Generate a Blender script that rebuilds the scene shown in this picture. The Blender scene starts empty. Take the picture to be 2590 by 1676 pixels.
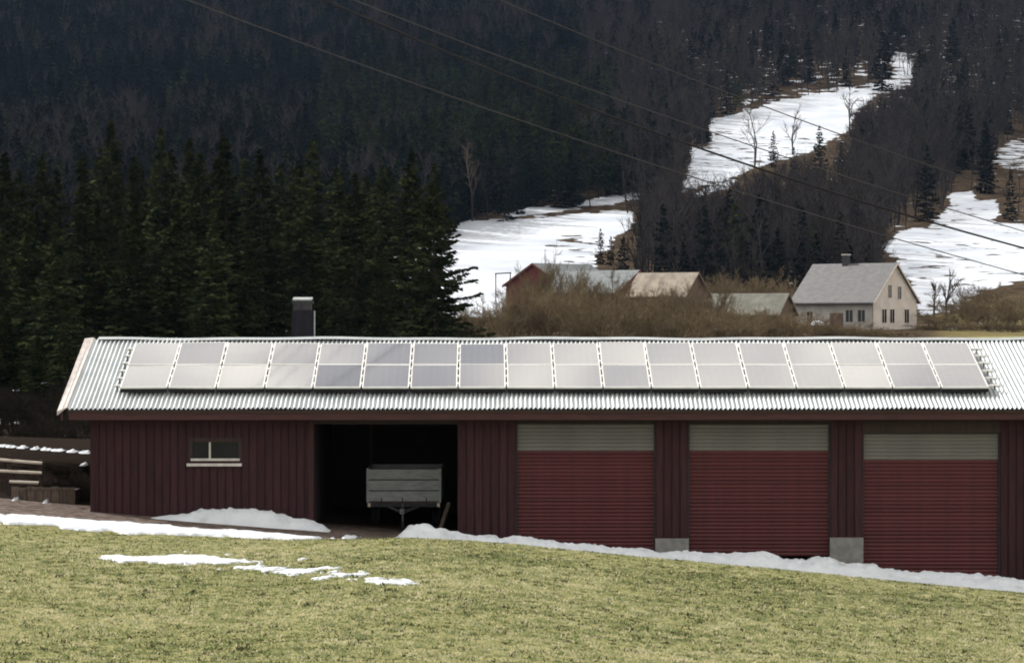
import bpy, math, random
import numpy as np
from mathutils import Vector
random.seed(7)
RNG = np.random.default_rng(7)
sc = bpy.context.scene
COL = sc.collection
RAD = math.radians

# ------------------------------------------------------------------ camera, sky, sun, exposure
F = 8550.0                       # focal length in photo pixels (photo 2590 x 1676)
CX, CY = 1295.0, 838.0
cam_d = bpy.data.cameras.new('camera')
cam_d.sensor_width = 36.0
cam_d.lens = 36.0 * F / 2590.0
cam_d.clip_start = 0.5
cam_d.clip_end = 6000
cam = bpy.data.objects.new('camera', cam_d)
cam.rotation_euler = (RAD(90), 0, 0)
COL.objects.link(cam)
sc.camera = cam

SUN_EL, SUN_AZ = 38.0, -52.0      # azimuth from straight ahead, negative = to the left
world = bpy.data.worlds.new('World')
sc.world = world
world.use_nodes = True
wn, wl = world.node_tree.nodes, world.node_tree.links
wn.clear()
w_out = wn.new('ShaderNodeOutputWorld')
w_bg = wn.new('ShaderNodeBackground')
w_bg.inputs['Strength'].default_value = 0.05
w_sky = wn.new('ShaderNodeTexSky')
w_sky.sky_type = 'NISHITA'
w_sky.sun_disc = False
w_sky.sun_elevation = RAD(SUN_EL)
w_sky.sun_rotation = RAD(SUN_AZ)
w_sky.air_density = 1.0
w_sky.dust_density = 1.5
# broken thin cloud all over the sky
w_tc = wn.new('ShaderNodeTexCoord')
w_sep = wn.new('ShaderNodeSeparateXYZ')
w_add = wn.new('ShaderNodeMath'); w_add.operation = 'ADD'; w_add.inputs[1].default_value = 0.25
w_div = wn.new('ShaderNodeVectorMath'); w_div.operation = 'DIVIDE'
w_cmb = wn.new('ShaderNodeCombineXYZ')
w_noise = wn.new('ShaderNodeTexNoise')
w_noise.inputs['Scale'].default_value = 5.0
w_noise.inputs['Detail'].default_value = 7
w_noise.inputs['Distortion'].default_value = 0.4
w_ramp = wn.new('ShaderNodeValToRGB')
w_ramp.color_ramp.elements[0].position = 0.47
w_ramp.color_ramp.elements[1].position = 0.66
w_ramp.color_ramp.elements[0].color = (.16, .16, .16, 1)
w_mix = wn.new('ShaderNodeMix'); w_mix.data_type = 'RGBA'
w_scale = wn.new('ShaderNodeMath'); w_scale.operation = 'MULTIPLY'; w_scale.inputs[1].default_value = 0.85
wl.new(w_tc.outputs['Generated'], w_sep.inputs[0])
wl.new(w_sep.outputs['Z'], w_add.inputs[0])
for k in range(3):
    wl.new(w_add.outputs[0], w_cmb.inputs[k])
wl.new(w_tc.outputs['Generated'], w_div.inputs[0])
wl.new(w_cmb.outputs[0], w_div.inputs[1])
w_map = wn.new('ShaderNodeMapping'); w_map.inputs['Location'].default_value = (16.6, 10.8, 1.4)
wl.new(w_div.outputs[0], w_map.inputs[0]); wl.new(w_map.outputs[0], w_noise.inputs['Vector'])
wl.new(w_noise.outputs['Fac'], w_ramp.inputs[0])
wl.new(w_ramp.outputs[0], w_scale.inputs[0])
wl.new(w_scale.outputs[0], w_mix.inputs['Factor'])
wl.new(w_sky.outputs[0], w_mix.inputs['A'])
w_mix.inputs['B'].default_value = (58.0, 54.0, 47.5, 1)
wl.new(w_mix.outputs['Result'], w_bg.inputs['Color'])
wl.new(w_bg.outputs[0], w_out.inputs[0])

sun_d = bpy.data.lights.new('sun', 'SUN')
sun_d.energy = 4.2
sun_d.angle = RAD(0.5)
sun_d.color = (1.0, 0.965, 0.92)
sun = bpy.data.objects.new('sun', sun_d)
COL.objects.link(sun)
_e, _a = RAD(SUN_EL), RAD(SUN_AZ)
to_sun = Vector((math.sin(_a) * math.cos(_e), math.cos(_a) * math.cos(_e), math.sin(_e)))
sun.rotation_euler = to_sun.to_track_quat('Z', 'Y').to_euler()
sun.location = (-40, 40, 60)

sc.view_settings.view_transform = 'Standard'
sc.view_settings.look = 'None'
sc.view_settings.exposure = 0.25
sc.view_settings.gamma = 1.0
sc.view_settings.use_curve_mapping = False
sc.render.engine = 'CYCLES'
sc.cycles.use_denoising = True
sc.cycles.filter_width = 1.9
sc.cycles.max_bounces = 6
sc.cycles.volume_bounces = 0
sc.cycles.diffuse_bounces = 3
sc.cycles.glossy_bounces = 3
sc.cycles.transparent_max_bounces = 8

# ------------------------------------------------------------------ helpers
def at(px, py, Y):
    return Vector(((px - CX) / F * Y, Y, -(py - CY) / F * Y))

def X_of(px, Y): return (px - CX) / F * Y
def Z_of(py, Y): return -(py - CY) / F * Y

class MB:
    def __init__(self): self.v = []; self.f = []
    def quad(self, a, b, c, d):
        n = len(self.v); self.v += [tuple(a), tuple(b), tuple(c), tuple(d)]; self.f.append((n, n+1, n+2, n+3)); return self
    def tri(self, a, b, c):
        n = len(self.v); self.v += [tuple(a), tuple(b), tuple(c)]; self.f.append((n, n+1, n+2)); return self
    def box(self, x0, x1, y0, y1, z0, z1):
        n = len(self.v)
        self.v += [(x0,y0,z0),(x1,y0,z0),(x1,y1,z0),(x0,y1,z0),(x0,y0,z1),(x1,y0,z1),(x1,y1,z1),(x0,y1,z1)]
        self.f += [(n,n+3,n+2,n+1),(n+4,n+5,n+6,n+7),(n,n+1,n+5,n+4),(n+1,n+2,n+6,n+5),(n+2,n+3,n+7,n+6),(n+3,n,n+4,n+7)]
        return self
    def hexa(self, p):     # eight corners, bottom loop then top loop
        n = len(self.v); self.v += [tuple(q) for q in p]
        self.f += [(n,n+3,n+2,n+1),(n+4,n+5,n+6,n+7),(n,n+1,n+5,n+4),(n+1,n+2,n+6,n+5),(n+2,n+3,n+7,n+6),(n+3,n,n+4,n+7)]
        return self
    def tube(self, p0, p1, r0, r1, n=6, caps=True):
        p0, p1 = Vector(p0), Vector(p1); d = (p1 - p0).normalized()
        u = d.orthogonal().normalized(); w = d.cross(u)
        b = len(self.v)
        for p, r in ((p0, r0), (p1, r1)):
            for k in range(n):
                t = 2*math.pi*k/n; self.v.append(tuple(p + u*(r*math.cos(t)) + w*(r*math.sin(t))))
        for k in range(n): self.f.append((b+k, b+(k+1)%n, b+n+(k+1)%n, b+n+k))
        if caps:
            self.f.append(tuple(b+k for k in range(n))[::-1]); self.f.append(tuple(b+n+k for k in range(n)))
        return self
    def path(self, pts, r, n=6):
        b = len(self.v); pts = [Vector(p) for p in pts]
        for i, p in enumerate(pts):
            d = (pts[min(i+1, len(pts)-1)] - pts[max(i-1, 0)]).normalized()
            u = d.cross(Vector((0, 0, 1))).normalized() if abs(d.z) < .99 else Vector((1, 0, 0)); w = d.cross(u)
            rr = r[i] if isinstance(r, (list, tuple)) else r
            for k in range(n):
                t = 2*math.pi*k/n; self.v.append(tuple(p + u*(rr*math.cos(t)) + w*(rr*math.sin(t))))
        for i in range(len(pts)-1):
            for k in range(n):
                self.f.append((b+i*n+k, b+i*n+(k+1)%n, b+(i+1)*n+(k+1)%n, b+(i+1)*n+k))
        return self
    def mesh(self, name, off=(0,0,0)):
        me = bpy.data.meshes.new(name)
        o = off
        me.from_pydata([(x-o[0], y-o[1], z-o[2]) for x, y, z in self.v], [], self.f)
        me.update(); return me
    def build(self, name, mat, parent=None, off=(0,0,0), smooth=False):
        me = self.mesh(name, off)
        return link(name, me, mat, parent, smooth)

def link(name, me, mat, parent=None, smooth=False):
    if mat is not None and not me.materials: me.materials.append(mat)
    if smooth: me.polygons.foreach_set('use_smooth', [True]*len(me.polygons))
    o = bpy.data.objects.new(name, me); COL.objects.link(o)
    if parent is not None: o.parent = parent
    return o

def empty(name, loc=(0,0,0), rot=(0,0,0)):
    o = bpy.data.objects.new(name, None); o.empty_display_size = 0.3
    o.location = loc; o.rotation_euler = rot; COL.objects.link(o); return o

def tag(o, label=None, cat=None, group=None, kind=None):
    if label: o['label'] = label
    if cat: o['category'] = cat
    if group: o['group'] = group
    if kind: o['kind'] = kind
    return o

def np_mesh(name, V, T):
    """mesh from numpy vertex array and triangle / quad index array"""
    me = bpy.data.meshes.new(name)
    n = T.shape[1]
    me.vertices.add(len(V)); me.vertices.foreach_set('co', np.ascontiguousarray(V, dtype=np.float32).ravel())
    me.loops.add(T.size); me.loops.foreach_set('vertex_index', np.ascontiguousarray(T, dtype=np.int32).ravel())
    me.polygons.add(len(T)); me.polygons.foreach_set('loop_start', np.arange(0, T.size, n, dtype=np.int32))
    me.update(calc_edges=True); me.validate()
    return me

def fattr(me, name, vals):
    a = me.attributes.new(name, 'FLOAT', 'POINT'); a.data.foreach_set('value', np.ascontiguousarray(vals, dtype=np.float32).ravel())

def hash2(ix, iy, s=0):
    h = (ix.astype(np.int64)*374761393 + iy.astype(np.int64)*668265263 + s*974711) & 0xffffffff
    h = ((h ^ (h >> 13)) * 1274126177) & 0xffffffff
    return ((h ^ (h >> 16)) & 0xffff) / 65535.0
def vnoise(x, y, s=0):
    ix, iy = np.floor(x), np.floor(y); fx, fy = x-ix, y-iy
    fx = fx*fx*(3-2*fx); fy = fy*fy*(3-2*fy)
    a, b = hash2(ix, iy, s), hash2(ix+1, iy, s); c, d = hash2(ix, iy+1, s), hash2(ix+1, iy+1, s)
    return (a*(1-fx)+b*fx)*(1-fy) + (c*(1-fx)+d*fx)*fy
def fbm(x, y, o=4, s=0):
    r = 0; a = .5; t = 0
    for k in range(o):
        r = r + a*vnoise(x*2**k, y*2**k, s+k); t += a; a *= .5
    return r/t
def sstep(a, b, x):
    t = np.clip((x-a)/(b-a), 0, 1); return t*t*(3-2*t)
def sdpoly(x, y, poly):
    """signed distance, positive inside"""
    P = np.asarray(poly, float); d2 = np.full(x.shape, 1e18); ins = np.zeros(x.shape, bool)
    for i in range(len(P)):
        ax, ay = P[i]; bx, by = P[(i+1) % len(P)]
        ex, ey = bx-ax, by-ay; L = ex*ex+ey*ey + 1e-12
        t = np.clip(((x-ax)*ex+(y-ay)*ey)/L, 0, 1)
        d2 = np.minimum(d2, (x-ax-t*ex)**2+(y-ay-t*ey)**2)
        c = ((ay > y) != (by > y)); xi = ax + (y-ay)*ex/(ey if ey != 0 else 1e-9)
        ins ^= c & (x < xi)
    d = np.sqrt(d2); return np.where(ins, d, -d)

# ------------------------------------------------------------------ materials
def new_mat(name):
    m = bpy.data.materials.new(name); m.use_nodes = True
    n, l = m.node_tree.nodes, m.node_tree.links
    return m, n, l, n['Principled BSDF']

def ramp_node(n, stops):
    r = n.new('ShaderNodeValToRGB'); e = r.color_ramp.elements
    while len(e) < len(stops): e.new(0.5)
    for k, (p, c) in enumerate(stops): e[k].position = p; e[k].color = (*c, 1)
    return r

def mat(name, c1, c2=None, scale=5.0, rough=0.8, metal=0.0, stretch=(1,1,1), bump=0.0, rand=0.0, spec=0.3, detail=4, lo=.35, hi=.65):
    """two-tone noise, per-object brightness jitter, fine relief"""
    m, n, l, b = new_mat(name)
    b.inputs['Roughness'].default_value = rough; b.inputs['Metallic'].default_value = metal
    b.inputs['Specular IOR Level'].default_value = spec
    c2 = c2 or tuple(x*.75 for x in c1)
    tc = n.new('ShaderNodeTexCoord'); mp = n.new('ShaderNodeMapping'); mp.inputs['Scale'].default_value = stretch
    l.new(tc.outputs['Object'], mp.inputs[0])
    nz = n.new('ShaderNodeTexNoise'); nz.inputs['Scale'].default_value = scale; nz.inputs['Detail'].default_value = detail
    l.new(mp.outputs[0], nz.inputs['Vector'])
    r = ramp_node(n, [(lo, c1), (hi, c2)]); l.new(nz.outputs['Fac'], r.inputs[0])
    last = r.outputs[0]
    if rand:
        oi = n.new('ShaderNodeObjectInfo'); mr = n.new('ShaderNodeMapRange')
        mr.inputs['To Min'].default_value = 1-rand; mr.inputs['To Max'].default_value = 1+rand
        l.new(oi.outputs['Random'], mr.inputs['Value'])
        hs = n.new('ShaderNodeHueSaturation'); l.new(mr.outputs[0], hs.inputs['Value']); l.new(last, hs.inputs['Color']); last = hs.outputs[0]
    l.new(last, b.inputs['Base Color'])
    if bump:
        bp = n.new('ShaderNodeBump'); bp.inputs['Strength'].default_value = bump; bp.inputs['Distance'].default_value = 0.02
        l.new(nz.outputs['Fac'], bp.inputs['Height']); l.new(bp.outputs[0], b.inputs['Normal'])
    return m

M = {}
M['red_wood'] = mat('red_wood', (.050,.021,.024), (.031,.015,.018), 3, .75, stretch=(6,6,.6), bump=.3, rand=.14, spec=.15)
M['fascia'] = mat('fascia', (.066,.026,.026), (.04,.018,.019), 3, .75, stretch=(.6,6,6), bump=.2)
M['dark_wood'] = mat('dark_wood', (.045,.03,.026), (.028,.02,.018), 4, .85, stretch=(5,5,.7), rand=.15)
M['shutter_red'] = mat('shutter_red', (.088,.021,.023), (.069,.018,.021), 1.6, .6, stretch=(3,3,.5), rand=.12)
M['shutter_beige'] = mat('shutter_beige', (.165,.16,.147), (.135,.132,.122), 1.5, .6, stretch=(1,1,3), rand=.05)
M['concrete'] = mat('concrete', (.24,.24,.23), (.17,.17,.165), 6, .9, bump=.4)
M['white_paint'] = mat('white_paint', (.60,.57,.54), (.46,.44,.42), 9, .6)
M['alu'] = mat('alu', (.82,.82,.80), (.72,.72,.71), 6, .45, metal=.35)
M['alu_dull'] = mat('alu_dull', (.34,.36,.36), (.24,.26,.265), 4, .6, metal=.2, stretch=(1,1,4), rand=.08)
M['steel_dark'] = mat('steel_dark', (.05,.05,.055), (.03,.03,.035), 8, .6, metal=.4)
M['steel_mid'] = mat('steel_mid', (.13,.13,.135), (.08,.08,.085), 8, .6, metal=.2)
M['rubber'] = mat('rubber', (.02,.02,.02), (.012,.012,.012), 10, .9)
M['amber'] = mat('amber', (.75,.68,.55), (.6,.5,.4), 10, .4)
M['flashing'] = mat('flashing', (.50,.455,.43), (.33,.30,.285), 3, .5, metal=.1, stretch=(3,1,1))
M['cable_grey'] = mat('cable_grey', (.055,.052,.05), (.04,.038,.036), 4, .6)
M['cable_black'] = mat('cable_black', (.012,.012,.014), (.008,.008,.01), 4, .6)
M['chim_metal'] = mat('chim_metal', (.022,.021,.027), (.014,.014,.018), 8, .8, metal=0, stretch=(1,1,.3), spec=.05)
M['old_wood'] = mat('old_wood', (.74,.68,.60), (.45,.40,.34), 5, .85, stretch=(.5,5,5), bump=.3)
M['brown_wood'] = mat('brown_wood', (.13,.10,.075), (.08,.06,.05), 5, .9, stretch=(4,4,.8), rand=.15)
M['roof_grey'] = mat('roof_grey', (.11,.11,.113), (.078,.078,.082), 1.2, .6, stretch=(3,1,1))
M['roof_blue'] = mat('roof_blue', (.17,.19,.20), (.11,.125,.13), .9, .55, stretch=(3,1,1))
M['roof_tan'] = mat('roof_tan', (.29,.25,.195), (.17,.14,.115), .9, .7)
M['roof_moss'] = mat('roof_moss', (.17,.17,.145), (.11,.11,.09), .9, .7)
M['house_gable'] = mat('house_gable', (.70,.63,.575), (.57,.51,.465), .8, .7)  # paler and warmer: light on the gable put into its paint
M['house_side'] = mat('house_side', (.42,.415,.395), (.33,.325,.31), .8, .7)  # greyer than the gable: the dimmer side light put into the colour
M['barn_red'] = mat('barn_red', (.14,.038,.032), (.085,.026,.023), 1.5, .8, stretch=(4,4,.5))
M['glass_dark'] = mat('glass_dark', (.014,.016,.026), (.010,.011,.018), 2, .08, spec=.25)
M['bark'] = mat('bark', (.05,.04,.034), (.03,.024,.02), 8, .95, stretch=(3,3,.7), spec=0)
M['twig'] = mat('twig', (.105,.085,.068), (.07,.056,.046), 2, .9, rand=.3, spec=0)
M['brush'] = mat('brush', (.19,.148,.092), (.118,.092,.058), .8, .9, rand=.18, spec=0)
M['brush_dark'] = mat('brush_dark', (.028,.023,.019), (.017,.015,.012), .8, .9, rand=.2, spec=0)  # brush colour darkened to carry the shade by the wood
M['gable_brown'] = mat('gable_brown', (.16,.11,.08), (.10,.07,.055), 2, .85, stretch=(4,4,.5))

def foliage_mat(name, a, b, rand):
    m = mat(name, a, b, .9, .85, rand=rand, spec=0, lo=.38, hi=.62)
    return m
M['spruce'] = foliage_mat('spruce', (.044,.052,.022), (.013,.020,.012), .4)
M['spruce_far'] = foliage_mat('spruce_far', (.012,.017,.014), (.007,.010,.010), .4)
M['pine_far'] = foliage_mat('pine_far', (.034,.043,.016), (.016,.023,.012), .35)
M['bare_far'] = foliage_mat('bare_far', (.045,.040,.039), (.027,.025,.026), .4)

# snow
def snow_mat():
    m, n, l, b = new_mat('snow')
    tc = n.new('ShaderNodeTexCoord')
    nz = n.new('ShaderNodeTexNoise'); nz.inputs['Scale'].default_value = 2.2; nz.inputs['Detail'].default_value = 8
    l.new(tc.outputs['Object'], nz.inputs['Vector'])
    r = ramp_node(n, [(.22, (.36,.345,.33)), (.40, (.57,.61,.66)), (.7, (.66,.70,.75))]); l.new(nz.outputs['Fac'], r.inputs[0])
    l.new(r.outputs[0], b.inputs['Base Color'])
    b.inputs['Roughness'].default_value = .7; b.inputs['Specular IOR Level'].default_value = .2
    n2 = n.new('ShaderNodeTexNoise'); n2.inputs['Scale'].default_value = 14; n2.inputs['Detail'].default_value = 5
    l.new(tc.outputs['Object'], n2.inputs['Vector'])
    bp = n.new('ShaderNodeBump'); bp.inputs['Strength'].default_value = .5; bp.inputs['Distance'].default_value = .04
    l.new(n2.outputs['Fac'], bp.inputs['Height']); l.new(bp.outputs[0], b.inputs['Normal'])
    return m
M['snow'] = snow_mat()

# galvanised corrugated roof
def roof_metal():
    m, n, l, b = new_mat('galvanised')
    tc = n.new('ShaderNodeTexCoord'); mp = n.new('ShaderNodeMapping'); mp.inputs['Scale'].default_value = (1.1, .5, 1)
    l.new(tc.outputs['Object'], mp.inputs[0])
    nz = n.new('ShaderNodeTexNoise'); nz.inputs['Scale'].default_value = 2.5; nz.inputs['Detail'].default_value = 5
    l.new(mp.outputs[0], nz.inputs['Vector'])
    r = ramp_node(n, [(.3, (.38,.415,.43)), (.65, (.49,.525,.54))]); l.new(nz.outputs['Fac'], r.inputs[0])
    l.new(r.outputs[0], b.inputs['Base Color'])
    b.inputs['Metallic'].default_value = .55; b.inputs['Roughness'].default_value = .42
    return m
M['roof'] = roof_metal()

# solar glass: dark cells under a glossy sheet
def solar_mat():
    m, n, l, b = new_mat('solar_glass')
    tc = n.new('ShaderNodeTexCoord')
    ck = n.new('ShaderNodeTexBrick'); ck.offset = 0; ck.inputs['Scale'].default_value = 1
    ck.inputs['Brick Width'].default_value = .16; ck.inputs['Row Height'].default_value = .16; ck.inputs['Mortar Size'].default_value = .003
    ck.inputs['Color1'].default_value = (.012,.016,.035,1); ck.inputs['Color2'].default_value = (.016,.02,.04,1); ck.inputs['Mortar'].default_value = (.2,.2,.22,1)
    l.new(tc.outputs['Object'], ck.inputs['Vector'])
    l.new(ck.outputs['Color'], b.inputs['Base Color'])
    nz = n.new('ShaderNodeTexNoise'); nz.inputs['Scale'].default_value = 1.3; nz.inputs['Detail'].default_value = 3
    geo = n.new('ShaderNodeNewGeometry'); l.new(geo.outputs['Position'], nz.inputs['Vector'])
    bp = n.new('ShaderNodeBump'); bp.inputs['Strength'].default_value = .12; bp.inputs['Distance'].default_value = .02
    l.new(nz.outputs['Fac'], bp.inputs['Height']); l.new(bp.outputs[0], b.inputs['Normal'])
    b.inputs['Roughness'].default_value = .12; b.inputs['IOR'].default_value = 2.3; b.inputs['Specular IOR Level'].default_value = .5
    b.inputs['Coat Weight'].default_value = 1.0; b.inputs['Coat Roughness'].default_value = .055; b.inputs['Coat IOR'].default_value = 1.75
    return m
M['solar'] = solar_mat()

# ------------------------------------------------------------------ the lie of the land
PROF_Y = [66, 75, 110, 160, 250, 350, 430, 500, 620, 950, 1400, 2000, 2600]
PROF_Z = [-4.2, -3.95, -3.7, -3.2, -1.6, -.65, 0, 4.5, 16, 54, 150, 300, 420]
YW = 72.4
_yd = [(-400,1240),(232,1293),(330,1301),(792,1335),(1008,1352),(1300,1385),(1700,1412),(2140,1440),(2590,1478),(3200,1530)]
YD_X = np.array([X_of(p, YW) for p, _ in _yd]); YD_Z = np.array([Z_of(y, YW) for _, y in _yd])
YB = 66.5
_bd = [(-400,1325),(0,1347),(300,1357),(500,1362),(700,1365),(850,1361),(930,1356),(1008,1354),(1100,1357),(1172,1361),(1300,1371),(1620,1403),(2054,1444),(2590,1498),(3200,1560)]
BD_X = np.array([X_of(p, YB) for p, _ in _bd]); BD_Z = np.array([Z_of(y, YB) - .075 for _, y in _bd])

def ground(x, y):
    x = np.asarray(x, float); y = np.asarray(y, float)
    zy = np.interp(x, YD_X, YD_Z); zb = np.interp(x, BD_X, BD_Z)
    yard = zy
    field = zb - .004*(YB - y) + .05*(fbm(x*.25, y*.25, 3, 5) - .5)
    bankc = 2.9*sstep(30, 2, y)                       # the roadside rise the picture is taken from
    near = field + bankc
    t = sstep(YB + .2, YB + 3.4, y)
    near = near*(1-t) + yard*t
    far = np.interp(y, PROF_Y, PROF_Z) + sstep(60, 300, y)*1.2*(fbm(x*.02, y*.02, 4, 3)-.5) + sstep(430, 700, y)*5*(fbm(x*.008, y*.008, 3, 9)-.5)
    # earth bank behind the fence beside the barn
    eb = .92*sstep(75.8, 77.6, y)*sstep(100, 90, y)*sstep(-6.5, -9, x)
    t2 = sstep(76, 100, y)
    return near*(1-t2) + far*t2 + eb

# open snowfields, outlined on the hillside
def pz4(L): return [(1100 + x/3.173, 440 + y/3.173) for x, y in L]
def pz7(L): return [(1290 + x/1.831, y/1.831) for x, y in L]
def pz5(L): return [(1800 + x/3.013, 440 + y/3.013) for x, y in L]
SNOW_A = pz4([(-350,640),(0,520),(140,470),(200,390),(280,365),(650,365),(1000,335),(1400,295),(1610,295),(1580,370),(1540,470),(1440,500),(1420,600),(1300,640),(1280,760),(1100,800),(800,900),(600,1150),(200,1150),(-350,1100)])
SNOW_A2 = pz4([(520,340),(720,275),(900,265),(1200,220),(1400,170),(1640,145),(1670,190),(1200,270),(900,318),(700,340)])
SNOW_B = pz7([(920,600),(930,560),(1020,530),(1200,490),(1260,460),(1600,410),(1740,372),(1790,345),(1850,340),(1860,385),(1700,430),(1620,500),(1560,620),(1400,700),(1250,740),(1100,790),(1020,830),(930,850),(790,890),(830,780),(830,680),(920,690)])
SNOW_C = pz5([(1300,560),(1440,430),(1640,400),(1720,350),(1760,290),(1830,220),(1810,150),(2010,120),(2000,190),(2150,200),(2190,300),(2150,375),(2500,390),(2500,780),(2250,840),(2050,900),(1850,1040),(1600,1080),(1480,800),(1400,650)])
SNOW_D = pz7([(2230,720),(2330,640),(2450,640),(2450,800),(2380,780),(2280,780)])
SNOW_E = [(1745,497),(1800,470),(1860,455),(1845,475),(1800,485),(1760,500)]
SNOW_F = [(2250,135),(2305,128),(2312,190),(2300,212),(2265,215),(2268,180)]
SNOW_POLYS = [SNOW_A, SNOW_A2, SNOW_B, SNOW_C, SNOW_D]

def snow_sd(px, py):
    d = np.full(np.shape(px), -1e9)
    for P in SNOW_POLYS + [SNOW_E, SNOW_F]: d = np.maximum(d, sdpoly(px, py, P))
    return d

def make_ground():
    ys = np.concatenate([np.arange(-120, 30, 10), np.arange(30, 60, 1.5), np.arange(60, 76, .2), np.arange(76, 130, 1.0),
                         np.geomspace(130, 2600, 330)])
    us = np.linspace(-1, 1, 460); us = us*.55 + .45*us**3
    Y, U = np.meshgrid(ys, us, indexing='ij')
    X = U*(60 + .55*np.maximum(Y, 0))
    Z = ground(X, Y)
    V = np.stack([X, Y, Z], -1).reshape(-1, 3)
    r, c = Y.shape
    i = (np.arange(r-1)[:, None]*c + np.arange(c-1)[None]).ravel()
    T = np.stack([i, i+1, i+c+1, i+c], -1)
    me = np_mesh('ground', V, T)
    x, y, z = V.T
    yy = np.maximum(y, 1)
    px = CX + x/yy*F; py = CY - z/yy*F
    sd = snow_sd(px, py)
    snow = np.where(y > 425, .5 + np.clip(sd/9, -1, 1)*.5, 0)
    snow = np.where((px > 2150) & (sd > 0), np.minimum(snow, .66 - .05*sstep(600, 760, py)), snow)
    snow = np.where((px > 1380) & (px < 1700) & (py > 590) & (sd > 0), np.minimum(snow, .60), snow)
    snow = np.where((px > 1700) & (px < 2150) & (py > 330) & (sd > 0), np.minimum(snow, .62), snow)
    snow = np.where((px > 2480) & (py < 470) & (sd > 0), np.minimum(snow, .53), snow)
    woods = .10*(y > 425)*sstep(1500, 2000, px)*sstep(420, 200, py) + .30*(y > 425)
    snow = np.maximum(snow, woods)
    left = sstep(1250, 1150, px)*sstep(92, 105, y)*(y < 470)
    snow = np.maximum(snow, left*.45)
    snow = np.maximum(snow, sstep(2380,2410,px)*sstep(2500,2480,px)*(y > 330)*(y < 352)*.9)
    fattr(me, 'snow', snow)
    grass = sstep(69.6, 68.2, y + (fbm(x*1.3, y*1.3, 3, 2)-.5)*1.2 + sstep(-2.5, -4.5, x)*.4)
    grass = np.maximum(grass, .8*sstep(2430, 2480, px)*(y > 200)*(y < 372))
    fattr(me, 'grass', grass)
    fattr(me, 'lane', sstep(68, 69, y)*sstep(74.7, 74.1, y))
    fattr(me, 'bank_shade', sstep(74.0, 74.5, y)*sstep(135, 100, y)*sstep(-7, -9, x))  # bank ground painted dark, standing in for the shade of the trees
    fattr(me, 'olive', sstep(2330, 2420, px)*sstep(330, 360, y)*sstep(520, 480, y))
    m, n, l, b = new_mat('earth')
    def att(a):
        q = n.new('ShaderNodeAttribute'); q.attribute_name = a; return q.outputs['Fac']
    geo = n.new('ShaderNodeNewGeometry')
    def nz(s, d=5, v=None):
        q = n.new('ShaderNodeTexNoise'); q.inputs['Scale'].default_value = s; q.inputs['Detail'].default_value = d
        l.new(v if v else geo.outputs['Position'], q.inputs['Vector']); return q.outputs['Fac']
    def mix(f, a, bb):
        q = n.new('ShaderNodeMix'); q.data_type = 'RGBA'
        if hasattr(f, 'links') or not isinstance(f, float): l.new(f, q.inputs['Factor'])
        for s, w in (('A', a), ('B', bb)):
            if isinstance(w, tuple): q.inputs[s].default_value = (*w, 1)
            else: l.new(w, q.inputs[s])
        return q.outputs['Result']
    def ramp(f, stops):
        r = ramp_node(n, stops); l.new(f, r.inputs[0]); return r.outputs[0]
    forest = ramp(nz(.35), [(.3, (.030,.023,.017)), (.5, (.058,.043,.030)), (.7, (.10,.075,.05))])
    lane = ramp(nz(5, 8), [(.3, (.05,.04,.035)), (.5, (.12,.095,.083)), (.7, (.20,.165,.15))])
    g1 = ramp(nz(.55, 4), [(.30, (.20,.205,.09)), (.5, (.245,.235,.11)), (.70, (.29,.26,.14))])
    g2 = ramp(nz(9, 6), [(.30, (.035,.035,.018)), (.39, (.17,.17,.075)), (.6, (.29,.27,.13)), (.75, (.42,.37,.22))])
    gm = n.new('ShaderNodeMix'); gm.data_type = 'RGBA'; gm.inputs['Factor'].default_value = .75
    l.new(g1, gm.inputs['A']); l.new(g2, gm.inputs['B'])
    olive = ramp(nz(.5), [(.3, (.09,.08,.035)), (.6, (.17,.14,.07))])
    c = mix(att('olive'), forest, olive)
    c = mix(att('bank_shade'), c, (.022,.017,.014))
    c = mix(att('lane'), c, lane)
    c = mix(att('grass'), c, gm.outputs['Result'])
    # snow edge broken by noise
    ad = n.new('ShaderNodeMath'); ad.operation = 'MULTIPLY_ADD'; ad.inputs[1].default_value = 1.1
    n1 = nz(.22, 7); l.new(n1, ad.inputs[0])
    sb = n.new('ShaderNodeMath'); sb.operation = 'ADD'; sb.inputs[1].default_value = -.55
    l.new(ad.outputs[0], sb.inputs[0]); l.new(att('snow'), ad.inputs[2])
    gr = n.new('ShaderNodeMath'); gr.operation = 'GREATER_THAN'; gr.inputs[1].default_value = .001; l.new(att('snow'), gr.inputs[0])
    st = n.new('ShaderNodeMapRange'); st.interpolation_type = 'SMOOTHSTEP'
    st.inputs['From Min'].default_value = .49; st.inputs['From Max'].default_value = .53; l.new(sb.outputs[0], st.inputs['Value'])
    fm = n.new('ShaderNodeMath'); fm.operation = 'MULTIPLY'; l.new(st.outputs[0], fm.inputs[0]); l.new(gr.outputs[0], fm.inputs[1])
    c = mix(fm.outputs[0], c, ramp(nz(.06, 6), [(.3, (.42,.46,.53)), (.6, (.60,.64,.70))]))
    l.new(c, b.inputs['Base Color'])
    b.inputs['Roughness'].default_value = 1; b.inputs['Specular IOR Level'].default_value = 0
    bp = n.new('ShaderNodeBump'); bp.inputs['Strength'].default_value = .8; bp.inputs['Distance'].default_value = .06
    l.new(nz(7, 6), bp.inputs['Height']); l.new(bp.outputs[0], b.inputs['Normal'])
    o = link('ground', me, m, smooth=True); tag(o, kind='structure')
    return o
make_ground()

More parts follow.
